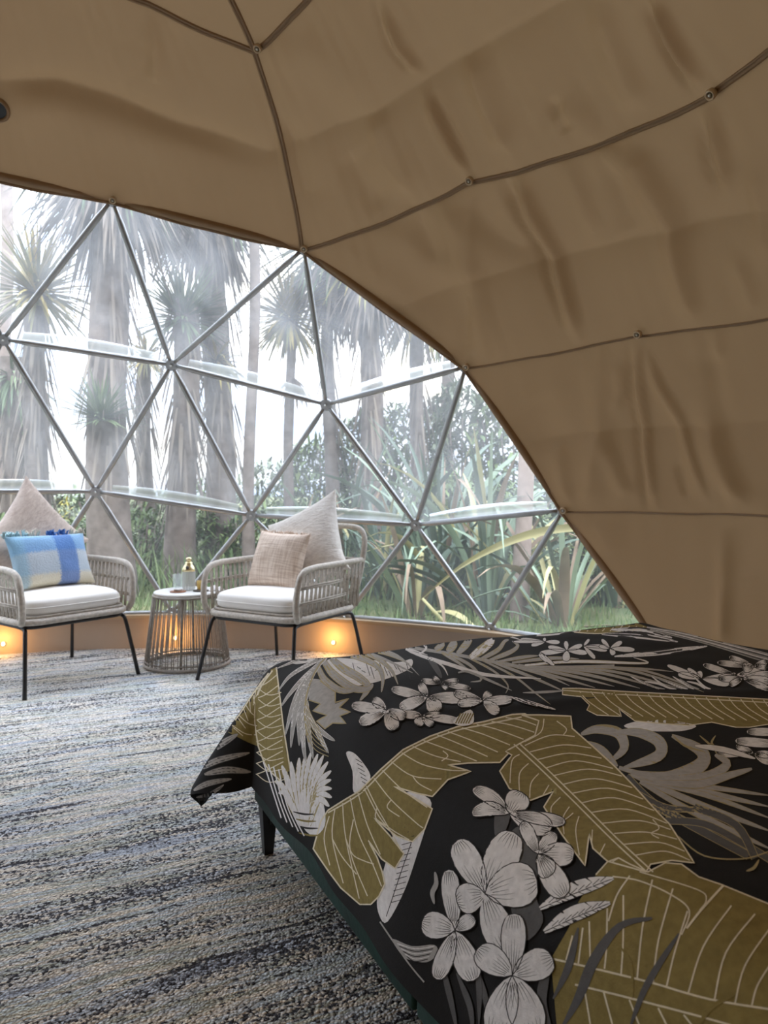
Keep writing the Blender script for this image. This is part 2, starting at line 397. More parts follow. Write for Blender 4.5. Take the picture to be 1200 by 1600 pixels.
# ------------------------------------------------------------------ fabric liner panels
# folds: pixel polylines on the dome (points, half-width px, depth m (+ = towards the room))
FOLDS = [
 ([(808, 262), (832, 330), (866, 400), (885, 460), (903, 527)], 13, 0.030), ([(790, 270), (815, 345), (845, 400), (880, 500)], 9, -0.022),
 ([(733, 290), (752, 340), (800, 380), (850, 400)], 26, -0.018), ([(690, 300), (720, 370), (737, 436), (760, 540)], 24, 0.022),
 ([(740, 438), (735, 500), (726, 560)], 16, -0.018), ([(930, 215), (1000, 260), (1040, 320), (1052, 358), (1080, 490)], 24, 0.022),
 ([(1105, 160), (1120, 215), (1140, 300)], 15, 0.020), ([(1096, 165), (1105, 240), (1120, 290)], 9, -0.018),
 ([(1030, 0), (1055, 60), (1097, 138)], 13, 0.026), ([(1015, 0), (1040, 70), (1080, 138)], 9, -0.02),
 ([(935, 0), (965, 100), (1000, 175)], 26, 0.02), ([(600, 20), (625, 75), (655, 112)], 10, 0.018), ([(588, 0), (612, 70), (640, 110)], 8, -0.014),
 ([(668, 150), (695, 205), (733, 272)], 11, 0.022), ([(680, 150), (712, 215), (738, 265)], 7, -0.016),
 ([(735, 85), (770, 160), (800, 235)], 26, 0.018), ([(585, 175), (610, 230), (650, 300)], 28, 0.016), ([(540, 240), (570, 290), (600, 330)], 22, -0.014),
 ([(870, 170), (900, 190), (940, 200)], 30, 0.014), ([(860, 150), (880, 185), (890, 205)], 14, -0.016),
 ([(996, 535), (1000, 610), (1010, 700), (1022, 790)], 8, 0.020), ([(985, 535), (988, 610), (1000, 700), (1012, 785)], 7, -0.014),
 ([(1012, 555), (1030, 600), (1060, 650), (1085, 720), (1105, 782)], 9, 0.018), ([(1100, 600), (1115, 690), (1150, 760), (1165, 788)], 22, 0.02),
 ([(960, 560), (970, 610), (963, 640)], 10, 0.010), ([(935, 560), (938, 672), (928, 760)], 20, 0.014), ([(945, 690), (965, 745), (985, 775)], 14, 0.014),
 ([(1060, 720), (1075, 780)], 8, -0.012), ([(1112, 545), (1113, 665)], 26, -0.012), ([(870, 700), (880, 760), (888, 790)], 14, 0.012),
 ([(1130, 830), (1132, 960), (1130, 1000)], 12, 0.012), ([(830, 620), (850, 660), (870, 700)], 30, -0.01),
 ([(0, 130), (90, 131), (180, 160), (280, 198), (400, 245)], 20, -0.016), ([(0, 165), (90, 170), (190, 205), (300, 235)], 40, 0.012),
 ([(240, 20), (245, 90), (242, 130)], 14, 0.012), ([(420, 60), (500, 95), (585, 175)], 40, 0.014), ([(440, 180), (470, 260), (500, 320)], 30, -0.012),
 ([(600, 340), (660, 400), (735, 440)], 30, 0.014), ([(1150, 400), (1170, 450), (1180, 490)], 12, 0.012), ([(1180, 260), (1190, 330), (1195, 400)], 16, 0.012),
 ([(960, 235), (975, 300), (985, 360)], 20, -0.012), ([(880, 235), (905, 300), (930, 365)], 16, 0.012), ([(640, 310), (655, 350), (680, 410)], 18, -0.012),
 ([(1120, 500), (1125, 560)], 10, 0.008), ([(1160, 810), (1165, 900)], 24, -0.008), ([(935, 810), (950, 870)], 24, 0.008),
]
FA = []
for pts, wd, dp in FOLDS:
    for k in range(len(pts) - 1):
        FA.append((pts[k], pts[k + 1], wd, dp, k / (len(pts) - 1), (k + 1) / (len(pts) - 1), pts))
def fold_disp(U, V):
    """inward displacement from the traced folds, taking the strongest segment of each polyline"""
    D = np.zeros_like(U)
    for pts, wd, dp in FOLDS:
        best = np.zeros_like(U); K = len(pts) - 1
        tot = 0
        for k in range(K):
            (x0, y0), (x1, y1) = pts[k], pts[k + 1]
            dx, dy = x1 - x0, y1 - y0; L2 = dx * dx + dy * dy
            tt = np.clip(((U - x0) * dx + (V - y0) * dy) / L2, 0, 1)
            d2 = (U - x0 - tt * dx) ** 2 + (V - y0 - tt * dy) ** 2
            gpos = (k + tt) / K
            fade = np.clip(np.sin(np.pi * (0.06 + 0.88 * gpos)) * 1.6, 0, 1)
            best = np.maximum(best, np.exp(-d2 / (2 * (wd * 0.62) ** 2)) * fade)
        D += best * dp * 1.35
    return D
# creases where the frame behind pushes the cloth into the room: sharp ridges
TENTS = [([(430, 235), (585, 175), (730, 85), (905, -10)], 34, -0.024), ([(600, 490), (740, 437), (885, 400), (1052, 357), (1215, 325)], 34, -0.022), ([(830, 690), (937, 672), (1112, 665), (1230, 655)], 30, -0.017),
 ([(730, 85), (760, 165), (805, 245)], 15, 0.016), ([(585, 175), (600, 250), (655, 312)], 15, 0.014), ([(740, 437), (745, 500), (728, 566)], 14, 0.018), ([(1052, 357), (1068, 430), (1088, 498)], 14, 0.018),
 ([(937, 672), (925, 740), (918, 790)], 13, 0.012), ([(1112, 665), (1130, 730), (1172, 792)], 13, 0.014), ([(735, 290), (738, 360), (740, 437)], 16, 0.014), ([(930, 215), (1010, 290), (1052, 357)], 16, 0.014),
 ([(0, 128), (90, 130), (180, 158), (275, 197), (420, 240)], 26, -0.030), ([(605, 505), (690, 545), (728, 566)], 16, -0.012), ([(1130, 930), (1131, 1010)], 10, 0.01)]
def tent_disp(U, V):
    D = np.zeros_like(U)
    for pts, wd, dp in TENTS:
        best = np.zeros_like(U); K = len(pts) - 1
        for k in range(K):
            (x0, y0), (x1, y1) = pts[k], pts[k + 1]
            dx, dy = x1 - x0, y1 - y0; tt = np.clip(((U - x0) * dx + (V - y0) * dy) / (dx * dx + dy * dy), 0, 1)
            d = np.sqrt((U - x0 - tt * dx) ** 2 + (V - y0 - tt * dy) ** 2 + 4)
            best = np.maximum(best, np.exp(-d / wd) * np.clip(np.sin(np.pi * (0.12 + 0.76 * (k + tt) / K)) * 1.5, 0, 1))
        D += best * dp * 1.3
    return D
rngL = np.random.default_rng(5)
def gather(U):
    """fine vertical gathers under the seams"""
    return np.sin(U * 0.31 + 2 * np.sin(U * 0.07)) * 0.5 + np.sin(U * 0.17 + 1.3) * 0.5
def panel(parent, bot, top, nu, nv, sag=0.02, gat=0.004, seed=0, org=Vector((0, 0, 0))):
    """fabric between two polylines of (az, el); bot and top have the same number of knots"""
    bot = np.array(bot, float); top = np.array(top, float)
    K = len(bot); ks = np.linspace(0, K - 1, nu + 1)
    def ip(A): return np.stack([np.interp(ks, np.arange(K), A[:, 0]), np.interp(ks, np.arange(K), A[:, 1])], -1)
    B, T = ip(bot), ip(top)
    tv = np.linspace(0, 1, nv + 1)[:, None, None]
    G = B[None] * (1 - tv) + T[None] * tv
    az, el = np.radians(G[..., 0]), np.radians(G[..., 1])
    dirs = np.stack([np.sin(az) * np.cos(el), np.cos(az) * np.cos(el), np.sin(el)], -1)
    X = np.array(DC) + dirs * (DR - 0.03)
    y = np.maximum(X[..., 1], 0.05)
    U = 600 + F * X[..., 0] / y; V = YH - F * (X[..., 2] - HC) / y
    vis = (X[..., 1] > 0.6) & (U > -150) & (U < 1400) & (V > -250) & (V < 1200)
    t1 = tv[..., 0] * np.ones_like(U); s1 = (np.linspace(0, 1, nu + 1)[None, :]) * np.ones_like(U)
    edge = np.sin(np.pi * np.clip(t1, 0, 1)) ** 0.7
    sedge = np.clip(np.minimum(s1, 1 - s1) * nu / 12.0, 0, 1)
    ph = np.degrees(az)
    D = sag * edge * (0.6 + 0.4 * np.sin(ph * 0.42 + seed)) * sedge
    D += np.where(vis, fold_disp(U, V) + tent_disp(U, V), 0) * np.clip(edge * 1.8, 0, 1) * np.clip(sedge * 2, 0, 1)
    D += gat * edge ** 0.5 * np.exp(-(1 - t1) * 3.5) * np.sin(ph * 2.3 + 1.7 * np.sin(ph * .6 + seed)) * sedge
    D += gat * 0.8 * edge ** 0.5 * np.exp(-t1 * 4) * np.sin(ph * 2.9 + 1.3 * np.sin(ph * .8 + 2 * seed)) * sedge
    X = X - dirs * D[..., None] - np.array(org)
    v = X.reshape(-1, 3).tolist()
    f = []
    W_ = nu + 1
    for j in range(nv):
        for i in range(nu):
            a = j * W_ + i; f.append((a, a + 1, a + W_ + 1, a + W_))
    return mesh('fabric_panel', v, f, M['liner'], parent)
lin = empty('wall_right', (DC.x + 2.5, DC.y + 1.5, 0)); tag(lin, 'tan canvas liner bands lining the dome wall', None, None, 'structure')
cei = empty('ceiling', (DC.x, DC.y, 2.9)); tag(cei, 'tan canvas liner panels under the dome top', None, None, 'structure')
oL, oC = Vector(lin.location), Vector(cei.location)
L0 = 360 + 2 * CAZ                                        # mirror image of an azimuth, seen going round the back
def mirb(n): return (L0 - n[0], n[1])
def full(front):                                          # front nodes from the bay edge rightwards, mirrored round the back
    fr = list(front); back = [mirb(n) for n in reversed(fr)]
    a0, a1 = fr[-1][0], back[0][0]; n = max(1, int(round((a1 - a0) / 19)))
    mid = [(a0 + (a1 - a0) * k / n, fr[-1][1] + (0.8 if k % 2 else -0.4)) for k in range(1, n)]
    return fr, mid, back
s2 = nd(1245, 488); i2 = nd(1120, 800); i3 = nd(1330, 806)
ring1 = [V2, nR1, nR2, (nR2[0] + 23, nR2[1] + 1)]
ring2 = [nD, nS1, s2, (s2[0] + 19, s2[1])]
ring3 = [nI, i2, i3, (i3[0] + 17, i3[1])]
ringb = [(51.5, eb), (i2[0] + 3, eb), (i3[0] + 2, eb), (i3[0] + 18, eb)]
def split(bot, top, parent, nv, org, seed, sag=0.02, gat=0.004):
    # near, finely meshed part in view, then coarse pieces round the back of the room
    panel(parent, bot, top, int(abs(bot[-1][0] - bot[0][0]) * 3.4), nv, sag, gat, seed, org)
    a0b, a0t = bot[-1], top[-1]; a1b, a1t = mirb(bot[0]), mirb(top[0])
    n = 6
    B = [(a0b[0] + (a1b[0] - a0b[0]) * k / n, a0b[1] + (a1b[1] - a0b[1]) * k / n) for k in range(n + 1)]
    T = [(a0t[0] + (a1t[0] - a0t[0]) * k / n, a0t[1] + (a1t[1] - a0t[1]) * k / n) for k in range(n + 1)]
    for k in range(n): panel(parent, B[k:k + 2], T[k:k + 2], 24, 16, sag, gat, seed + k, org)
split(ringb, ring3, lin, 70, oL, 1.0, 0.004, 0.003)
split(ring3, ring2, lin, 90, oL, 2.0, 0.016)
split(ring2, ring1, lin, 90, oL, 3.0, 0.022)
# upper panels: left and right of the seam from V2 up to node T
tl1 = nd(235, 0); tl2 = nd(60, -80); tr1 = nd(480, 0); tr2 = nd(640, -155)
r0r = [nT, tr2, (tr2[0] + 40, tr2[1] + 2), (tr2[0] + 70, tr2[1])]
tr_top = [nT, ((nT[0] + tr2[0]) / 2, nd(555, -72)[1]), tr2, (tr2[0] + 22, tr2[1])]
split(ring1, tr_top, cei, 100, oC, 4.0, 0.022)
tlm = (CAZ - 4, tl2[1] + 1.5)
TL = [nT, tl1, tl2, tlm, mir(tl2), mir(nT)]
def lerp2(a, b, k): return (a[0] + (b[0] - a[0]) * k, a[1] + (b[1] - a[1]) * k)
BL = [V2, lerp2(V2, V1, 0.75), V1, V0, mir(V1), mir(V2)]
panel(cei, list(reversed(BL[:4])), list(reversed(TL[:4])), 240, 110, 0.012, 0.002, 5.0, oC)
panel(cei, list(reversed(BL[3:])), list(reversed(TL[3:])), 60, 30, 0.012, 0.002, 5.5, oC)
# crown of the liner, in gores up to the apex
apex_r = TL[::-1] + tr_top[1:] + [mirb(q) for q in reversed(tr_top[:])][:-0 or None]
ring0 = list(reversed(TL)) + tr_top[1:]
endr = mirb(nT)
a0 = ring0[-1]
more_ = [(a0[0] + (endr[0] - a0[0]) * k / 6, a0[1] + (endr[1] - a0[1]) * k / 6) for k in range(1, 7)]
ring0 = ring0 + more_
for k in range(len(ring0) - 1):
    panel(cei, ring0[k:k + 2], [(ring0[k][0], 89.95), (ring0[k + 1][0], 89.95)], 30, 40, 0.01, 0.0, k, oC)

# seams: folded hem cords along the joints, and buttons at the nodes
def arc(knots, step=1.2):
    out = []
    for a, b in zip(knots[:-1], knots[1:]):
        n = max(2, int(math.hypot(b[0] - a[0], b[1] - a[1]) / step))
        out += [lerp2(a, b, k / n) for k in range(n)]
    return out + [knots[-1]]
def seam(knots, parent, org, wdt=0.012, drop=0.0):
    A = arc(knots); v = []; f = []
    pts = [sph(az, el, DR - 0.034) for az, el in A]
    for i, p in enumerate(pts):
        tg = (pts[min(i + 1, len(pts) - 1)] - pts[max(i - 1, 0)]).normalized()
        inn = (DC - p).normalized(); sd = tg.cross(inn).normalized()
        wv = 0.002 * math.sin(i * 0.9)
        for (a, b) in ((-wdt, -0.006), (-wdt * 0.94, 0.002), (-wdt * 0.2, 0.0025), (0, -0.002), (wdt * 0.2, 0.003), (wdt * 0.94, 0.002), (wdt, -0.006)):
            v.append(p + sd * (a + wv) + inn * b - org)
    for i in range(len(pts) - 1):
        for k in range(6): f.append((i * 7 + k, i * 7 + k + 1, i * 7 + 8 + k, i * 7 + 7 + k))
    return mesh('seam', v, f, M['seam'], parent)
seam([V2, nT], cei, oC); seam([nT, (nT[0] + 1, 88)], cei, oC); seam(TL[:4], cei, oC); seam(tr_top, cei, oC)
seam(ring1, cei, oC, 0.011); seam(ring2, lin, oL, 0.005); seam(ring3, lin, oL, 0.004)
seam([V2, V1, V0, mir(V1), mir(V2)], cei, oC, 0.006); seam([V2, nD], lin, oL, 0.006); seam([nD, nI], lin, oL, 0.006); seam([nI, (51.5, eb)], lin, oL, 0.006)
def button(u, v, parent, org, dn=0.0):
    p = on_dome(u, v, DR - 0.055); inn = (DC - p).normalized()
    q = Matrix.Translation(p - org) @ inn.to_track_quat('Z', 'Y').to_matrix().to_4x4()
    mb = MB(); mb.lathe([(0.0165, -0.012), (0.0185, 0.0), (0.017, 0.006), (0.0125, 0.0075), (0.009, 0.003), (0.0085, -0.004)], 18)
    o = mb.build('button', M['button'], parent); o.matrix_local = q
    mb = MB(); mb.lathe([(0.006, -0.004), (0.006, 0.006), (0.003, 0.009)], 10)
    s_ = mb.build('button_stud', M['bolt'], o)
for u, v in ((402, 76), (475, 389), (176, 313), (733, 283), (1110, 148)): button(u, v, cei, oC)
for u, v in ((728, 574), (996, 523), (880, 798)): button(u, v, lin, oL)
# round vent near the left edge of the top panel
p = on_dome(-6, 171, DR - 0.05); inn = (DC - p).normalized()
mb = MB(); mb.lathe([(0.056, -0.01), (0.058, 0.004), (0.05, 0.012), (0.043, 0.006), (0.041, -0.004)], 28, cap=False)
o = mb.build('vent_ring', M['seam'], cei); o.matrix_local = Matrix.Translation(p - oC) @ inn.to_track_quat('Z', 'Y').to_matrix().to_4x4()
mb = MB(); mb.lathe([(0.042, -0.003), (0.042, 0.001)], 24); mb.build('vent_mesh', M['black'], o, False)

# ================================================================== THE BED
FC = Vector((-0.36, 2.04, 0)); AX = Vector((0.439, -0.898, 0)).normalized(); BX = Vector((0.898, 0.439, 0)).normalized()
BL_, BW = 1.86, 1.44                                     # length, width of the bed base
def bed(a, b, z): return FC + AX * a + BX * b + Vector((0, 0, z))
BM = Matrix(((AX.x, BX.x, 0, FC.x), (AX.y, BX.y, 0, FC.y), (0, 0, 1, 0), (0, 0, 0, 1)))
M['velvet'] = simple('green_velvet', (0.003, 0.034, 0.027), 0.65, var=0.35, scale=14, bump=0.15, bscale=60)
M['mattress'] = simple('mattress_ticking', (0.5, 0.5, 0.5), 0.9)
bedo = empty('bed_frame', FC); tag(bedo, 'low bed base in dark green velvet on slim black tapered legs', 'bed')
def bpart(name, boxes, mat, bev=0.006):
    bm = bmesh.new()
    for (a0, a1, b0, b1, z0, z1) in boxes:
        r = bmesh.ops.create_cube(bm, size=1)
        for v in r['verts']:
            a = a0 + (v.co.x + .5) * (a1 - a0); b = b0 + (v.co.y + .5) * (b1 - b0); z = z0 + (v.co.z + .5) * (z1 - z0)
            v.co = bed(a, b, z) - FC
    bmesh.ops.recalc_face_normals(bm, faces=bm.faces)
    if bev: bmesh.ops.bevel(bm, geom=list(bm.edges), offset=bev, segments=3, affect='EDGES', profile=0.5)
    me = bpy.data.meshes.new(name); bm.to_mesh(me); bm.free()
    me.polygons.foreach_set('use_smooth', [True] * len(me.polygons))
    return link(name, me, bedo, mat)
bpart('side_rail', [(0.0, 0.925, 0.0, 0.05, 0.14, 0.30)], M['velvet'])
bpart('side_rail', [(0.934, BL_, 0.002, 0.05, 0.14, 0.30)], M['velvet'])
bpart('side_rail', [(0.0, BL_, BW - 0.05, BW, 0.14, 0.30)], M['velvet'])
bpart('foot_rail', [(0.0, 0.05, 0.052, BW - 0.052, 0.14, 0.30)], M['velvet'])
bpart('head_rail', [(BL_ - 0.05, BL_, 0.052, BW - 0.052, 0.14, 0.30)], M['velvet'])
bpart('slat_deck', [(0.052, BL_ - 0.052, 0.052, BW - 0.052, 0.24, 0.265)], M['velvet'], 0)
for (a, b) in ((0.03, 0.03), (0.03, BW - 0.03), (BL_ - 0.03, 0.03), (BL_ - 0.03, BW - 0.03)):
    mb = MB(); c = bed(a, b, 0) - FC
    v = []
    for (h, z) in ((0.012, 0.0), (0.017, 0.07), (0.022, 0.142)):
        for sa, sb in ((-1, -1), (1, -1), (1, 1), (-1, 1)): v.append(c + AX * h * sa + BX * h * sb + Vector((0, 0, z)))
    f = [(3, 2, 1, 0), (8, 9, 10, 11)]
    for k in range(2):
        for j in range(4): f.append((k * 4 + j, k * 4 + (j + 1) % 4, k * 4 + 4 + (j + 1) % 4, k * 4 + 4 + j))
    mesh('leg', v, f, M['black'], bedo, False)
    # bracket plate between leg and rail
    sa = 1 if a < 1 else -1; sb = 1 if b < 1 else -1
    q = [c + AX * (0.022 * sa) + Vector((0, 0, .14)), c + AX * (0.06 * sa) + Vector((0, 0, .14)), c + AX * (0.02 * sa) + Vector((0, 0, .085))]
    q2 = [p + BX * 0.004 for p in q]
    mesh('leg_bracket', q + q2, [(0, 1, 2), (5, 4, 3), (0, 3, 4, 1), (1, 4, 5, 2), (2, 5, 3, 0)], M['black'], bedo, False)
mo = None
bm = bmesh.new(); r = bmesh.ops.create_cube(bm, size=1)
for v in r['verts']: v.co = bed(0.10 + (v.co.x + .5) * (BL_ - 0.16), 0.10 + (v.co.y + .5) * (BW - 0.2), 0.268 + (v.co.z + .5) * 0.215) - FC
bmesh.ops.recalc_face_normals(bm, faces=bm.faces)
bmesh.ops.bevel(bm, geom=list(bm.edges), offset=0.035, segments=3, affect='EDGES', profile=0.5)
me = bpy.data.meshes.new('mattress'); bm.to_mesh(me); bm.free(); mo = link('mattress', me, None, M['mattress']); mo.location = FC
tag(mo, 'pale mattress hidden under the black floral duvet', 'mattress')

# ---- duvet: cloth coordinates (A along the bed, B across) mapped over rounded edges
ZT = 0.535; RO = 0.10; E0 = 0.084; HANG = 0.378
def duvet_pt(A, B):
    na = max(0.0, E0 - A); nb = max(0.0, E0 - B); nb2 = max(0.0, B - (BW - E0)); sb = -1
    if nb2 > 0: nb, sb = nb2, 1
    r = math.hypot(na, nb)
    corner = 0.0 if r < 1e-6 else min(1, 2 * na * nb / (r * r)) ** 0.5
    r = min(r * (1 + 0.12 * corner * min(1, r / 0.3)), 0.525)
    th = r / RO
    q = math.pi / 2 * (1 - 0.36 * corner)
    if th < q: out, dn = RO * math.sin(th), RO * (1 - math.cos(th))
    else:
        ex = r - RO * q; e1 = min(ex, 0.34) if corner > 0 else ex; out = RO * math.sin(q) + e1 * math.cos(q) + 0.02 * ex; dn = RO * (1 - math.cos(q)) + e1 * math.sin(q) + (ex - e1)
    a = max(A, E0); b = min(max(B, E0), BW - E0)
    # folds in the hanging part
    hangf = min(1, max(0, (r - 0.12) / 0.25))
    arg = (A * 9.0 if nb > 0 and na <= 0 else 0) + (B * 10.0 if na > 0 and nb <= 0 else 0)
    if corner > 0:
        tt = math.atan2(na, nb); arg = E0 * 9 + tt * 5.2
    out += hangf * (0.006 + 0.007 * math.sin(arg) + 0.004 * math.sin(arg * 2.3 + 1)) * (1 + 1.1 * corner)
    rn = math.hypot(na, nb)
    if rn > 1e-6: a -= out * na / rn; b += sb * out * nb / rn
    z = ZT - dn
    inner = 1 - min(1, r / 0.1)
    da = min(1, max(0, (A - E0) / 0.55)); db = min(1, max(0, min(B - E0, BW - E0 - B) / 0.5))
    z += 0.030 * (math.sin(da * math.pi / 2) * math.sin(db * math.pi / 2))
    # soft quilted unevenness and the plump near edge
    z += 0.012 * mnoise.noise(Vector((A * 2.6, B * 2.6, 1.7))) * (0.35 + 0.65 * inner) + 0.005 * mnoise.noise(Vector((A * 7, B * 7, 4.2)))
    z += 0.030 * math.exp(-((A - 1.42) / 0.22) ** 2 - ((B - 0.14) / 0.16) ** 2)
    z += 0.004 * math.exp(-((A - 0.62 - 0.35 * B) / 0.03) ** 2) * inner
    return bed(a, b, z)
NA, NB = 190, 190
DV = []
A0, A1, B0, B1 = E0 - HANG, BL_ - 0.02, E0 - HANG, BW - E0 + HANG
gv = [duvet_pt(A0 + (A1 - A0) * i / NA, B0 + (B1 - B0) * j / NB) - FC for i in range(NA + 1) for j in range(NB + 1)]
gf = [(i * (NB + 1) + j, (i + 1) * (NB + 1) + j, (i + 1) * (NB + 1) + j + 1, i * (NB + 1) + j + 1) for i in range(NA) for j in range(NB)]
bvh = BVHTree.FromPolygons([tuple(v + FC) for v in gv], gf)
def cloth(name, col, rough=0.85, weave=0.15, var=0.1, c2=None):
    return simple(name, col, rough, var=var, scale=90, bump=weave, bscale=420, spec=0.25, col2=c2)
PM = [cloth('print_black', (0.0135, 0.0125, 0.0125)), cloth('print_olive', (0.285, 0.222, 0.075), var=0.14), cloth('print_cream', (0.86, 0.78, 0.60)),
      cloth('print_grey', (0.47, 0.455, 0.44), var=0.12), cloth('print_white', (0.88, 0.86, 0.86)), cloth('print_ink', (0.035, 0.032, 0.032)),
      cloth('print_dark_grey', (0.13, 0.128, 0.13)), cloth('print_gold_line', (0.48, 0.40, 0.22)), cloth('print_lining', (0.10, 0.094, 0.09), c2=(0.025, 0.024, 0.024))]
BLK, OLV, CRM, GRY, WHT, INK, DGR, GLD, LIN = range(9)
DVv = [tuple(v) for v in gv]; DVf = list(gf); DVm = [0] * len(gf)
cache = {}
def hit(u, v):
    k = (round(u * 4), round(v * 4))
    if k in cache: return cache[k]
    d = ray(u, v).normalized(); loc, nrm, idx, dist = bvh.ray_cast(CAMP, d)
    if loc is not None and nrm.dot(d) > 0: nrm = -nrm
    cache[k] = (loc, nrm); return cache[k]
LAYER = [0]; HOLD = [False]
def put(verts, faces, m, lift=0.0):
    """lay flat print pieces (pixel outlines) on the cloth"""
    if not HOLD[0]: LAYER[0] += 1
    off = 0.00035 + 0.000008 * LAYER[0] + lift
    idx = {}; P3 = []
    for i, (u, v) in enumerate(verts):
        loc, nrm = hit(u, v); P3.append(None if loc is None else loc + nrm * off - FC)
    for f in faces:
        ps = [P3[i] for i in f]
        if any(p is None for p in ps): continue
        if max((ps[k] - ps[k - 1]).length for k in range(len(ps))) > 0.16: continue
        out = []
        for i in f:
            if i not in idx: idx[i] = len(DVv); DVv.append(tuple(P3[i]))
            out.append(idx[i])
        DVf.append(tuple(out)); DVm.append(m)
def smooth2(pts, n=5, closed=False):
    return [(p.x, p.y) for p in catmull([(a, b, 0) for a, b in pts], n, closed)]
def step_for(y): return 2.0 if y < 1030 else 3.0 if y < 1100 else 6.0
def fill(pts, m, smooth=True):
    q = smooth2(pts, 4, True) if smooth else pts
    bm = bmesh.new(); vs = [bm.verts.new((x, y, 0)) for x, y in q]
    try: bm.faces.new(vs)
    except Exception: bm.free(); return
    bm.normal_update(); bmesh.ops.triangulate(bm, faces=bm.faces[:])
    xs = [p[0] for p in q]; ys = [p[1] for p in q]
    y = min(ys); st = step_for(sum(ys) / len(ys))
    while y < max(ys):
        y += st; bmesh.ops.bisect_plane(bm, geom=bm.verts[:] + bm.edges[:] + bm.faces[:], plane_co=(0, y, 0), plane_no=(0, 1, 0))
    x = min(xs); sx = max(st, 5.0)
    while x < max(xs):
        x += sx; bmesh.ops.bisect_plane(bm, geom=bm.verts[:] + bm.edges[:] + bm.faces[:], plane_co=(x, 0, 0), plane_no=(1, 0, 0))
    bm.verts.index_update()
    put([(v.co.x, v.co.y) for v in bm.verts], [tuple(v.index for v in f.verts) for f in bm.faces], m); bm.free()
def strip(pts, wid, m, closed=False, smooth=True, taper=None, lift=0.00016):
    """ribbon along a pixel polyline; taper: 0 none, 1 both ends, 2 far end only"""
    q = smooth2(pts, 5, closed) if smooth else list(pts)
    # resample
    out = [q[0]]; loop = q + ([q[0]] if closed else [])
    for a, b in zip(loop[:-1], loop[1:]):
        L = math.hypot(b[0] - a[0], b[1] - a[1]); n = max(1, int(L / step_for((a[1] + b[1]) / 2)))
        out += [(a[0] + (b[0] - a[0]) * k / n, a[1] + (b[1] - a[1]) * k / n) for k in range(1, n + 1)]
    K = len(out); V = []; nw = 1 if wid < 3 else 2 if wid < 7 else 3
    for i, (x, y) in enumerate(out):
        a, b = out[max(i - 1, 0)], out[min(i + 1, K - 1)]
        dx, dy = b[0] - a[0], b[1] - a[1]; L = math.hypot(dx, dy) or 1
        t_ = i / (K - 1) if K > 1 else 0
        w_ = wid / 2
        if taper == 1: w_ *= max(0.08, math.sin(math.pi * (0.04 + 0.93 * t_)) ** 0.7)
        elif taper == 2: w_ *= max(0.10, (1 - t_) ** 0.6)
        elif taper == 3: w_ *= max(0.12, (math.sin(math.pi * min(1, 0.12 + t_ * 0.88)) ** 0.55))
        nx, ny = -dy / L, dx / L
        for k in range(nw + 1):
            s_ = -1 + 2 * k / nw; V.append((x + nx * w_ * s_, y + ny * w_ * s_))
    Fc = []
    for i in range(K - 1):
        for k in range(nw):
            a = i * (nw + 1) + k; Fc.append((a, a + 1, a + nw + 2, a + nw + 1))
    put(V, Fc, m, lift)
def outline(pts, w_, m, smooth=True, lift=0.00016): strip(pts + [pts[0]], w_, m, False, smooth, lift=lift)
def blade(pts, wid, m, edge=None, ew=1.4, taper=3):
    if edge is not None: strip(pts, wid + 2 * ew, edge, taper=taper)
    strip(pts, wid, m, taper=taper)
def petal(c, tip, hw, m=WHT, hatch=True, bend=0.0, out=1.6):
    cx, cy_ = c; dx, dy = tip[0] - cx, tip[1] - cy_; L = math.hypot(dx, dy); ux, uy = dx / L, dy / L; nx, ny = -uy, ux
    def at_(s_, k): 
        off = bend * L * math.sin(math.pi * s_)
        return (cx + ux * L * s_ + nx * (k + off), cy_ + uy * L * s_ + ny * (k + off))
    def prof(s_): return hw * 1.9 * (s_ ** 0.72) * ((1 - s_) ** 0.42) if s_ < 1 else 0
    S = [0.0, 0.12, 0.28, 0.45, 0.62, 0.78, 0.90, 0.97, 1.0]
    o = [at_(s_, prof(s_)) for s_ in S] + [at_(s_, -prof(s_)) for s_ in S[-2:0:-1]]
    fill([( (x - cx) * 1.0 + cx, (y - cy_) * 1.0 + cy_) for x, y in o], m, False)
    outline(o, out, INK, False, 0.00003)
    if hatch:
        LAYER[0] += 2; HOLD[0] = True
        for k in (-0.62, -0.38, -0.15, 0.1, 0.33, 0.58):
            s0 = 0.10 + 0.05 * random.random(); s1 = 0.42 + 0.2 * random.random()
            strip([at_(s0 + (s1 - s0) * q, k * prof(s0 + (s1 - s0) * q)) for q in (0, .5, 1)], 1.0, INK, taper=2, lift=0.00003)
            s0 = 0.72 + 0.08 * random.random()
            strip([at_(s0 + (0.96 - s0) * q, k * prof(s0 + (0.96 - s0) * q)) for q in (1, .5, 0)], 1.0, INK, taper=2, lift=0.00003)
        HOLD[0] = False
def flower(c, tips, hatch=True, out=1.6):
    for tp in tips: petal(c, tp[:2], tp[2], hatch=hatch, bend=tp[3] if len(tp) > 3 else 0, out=out)
random.seed(3)
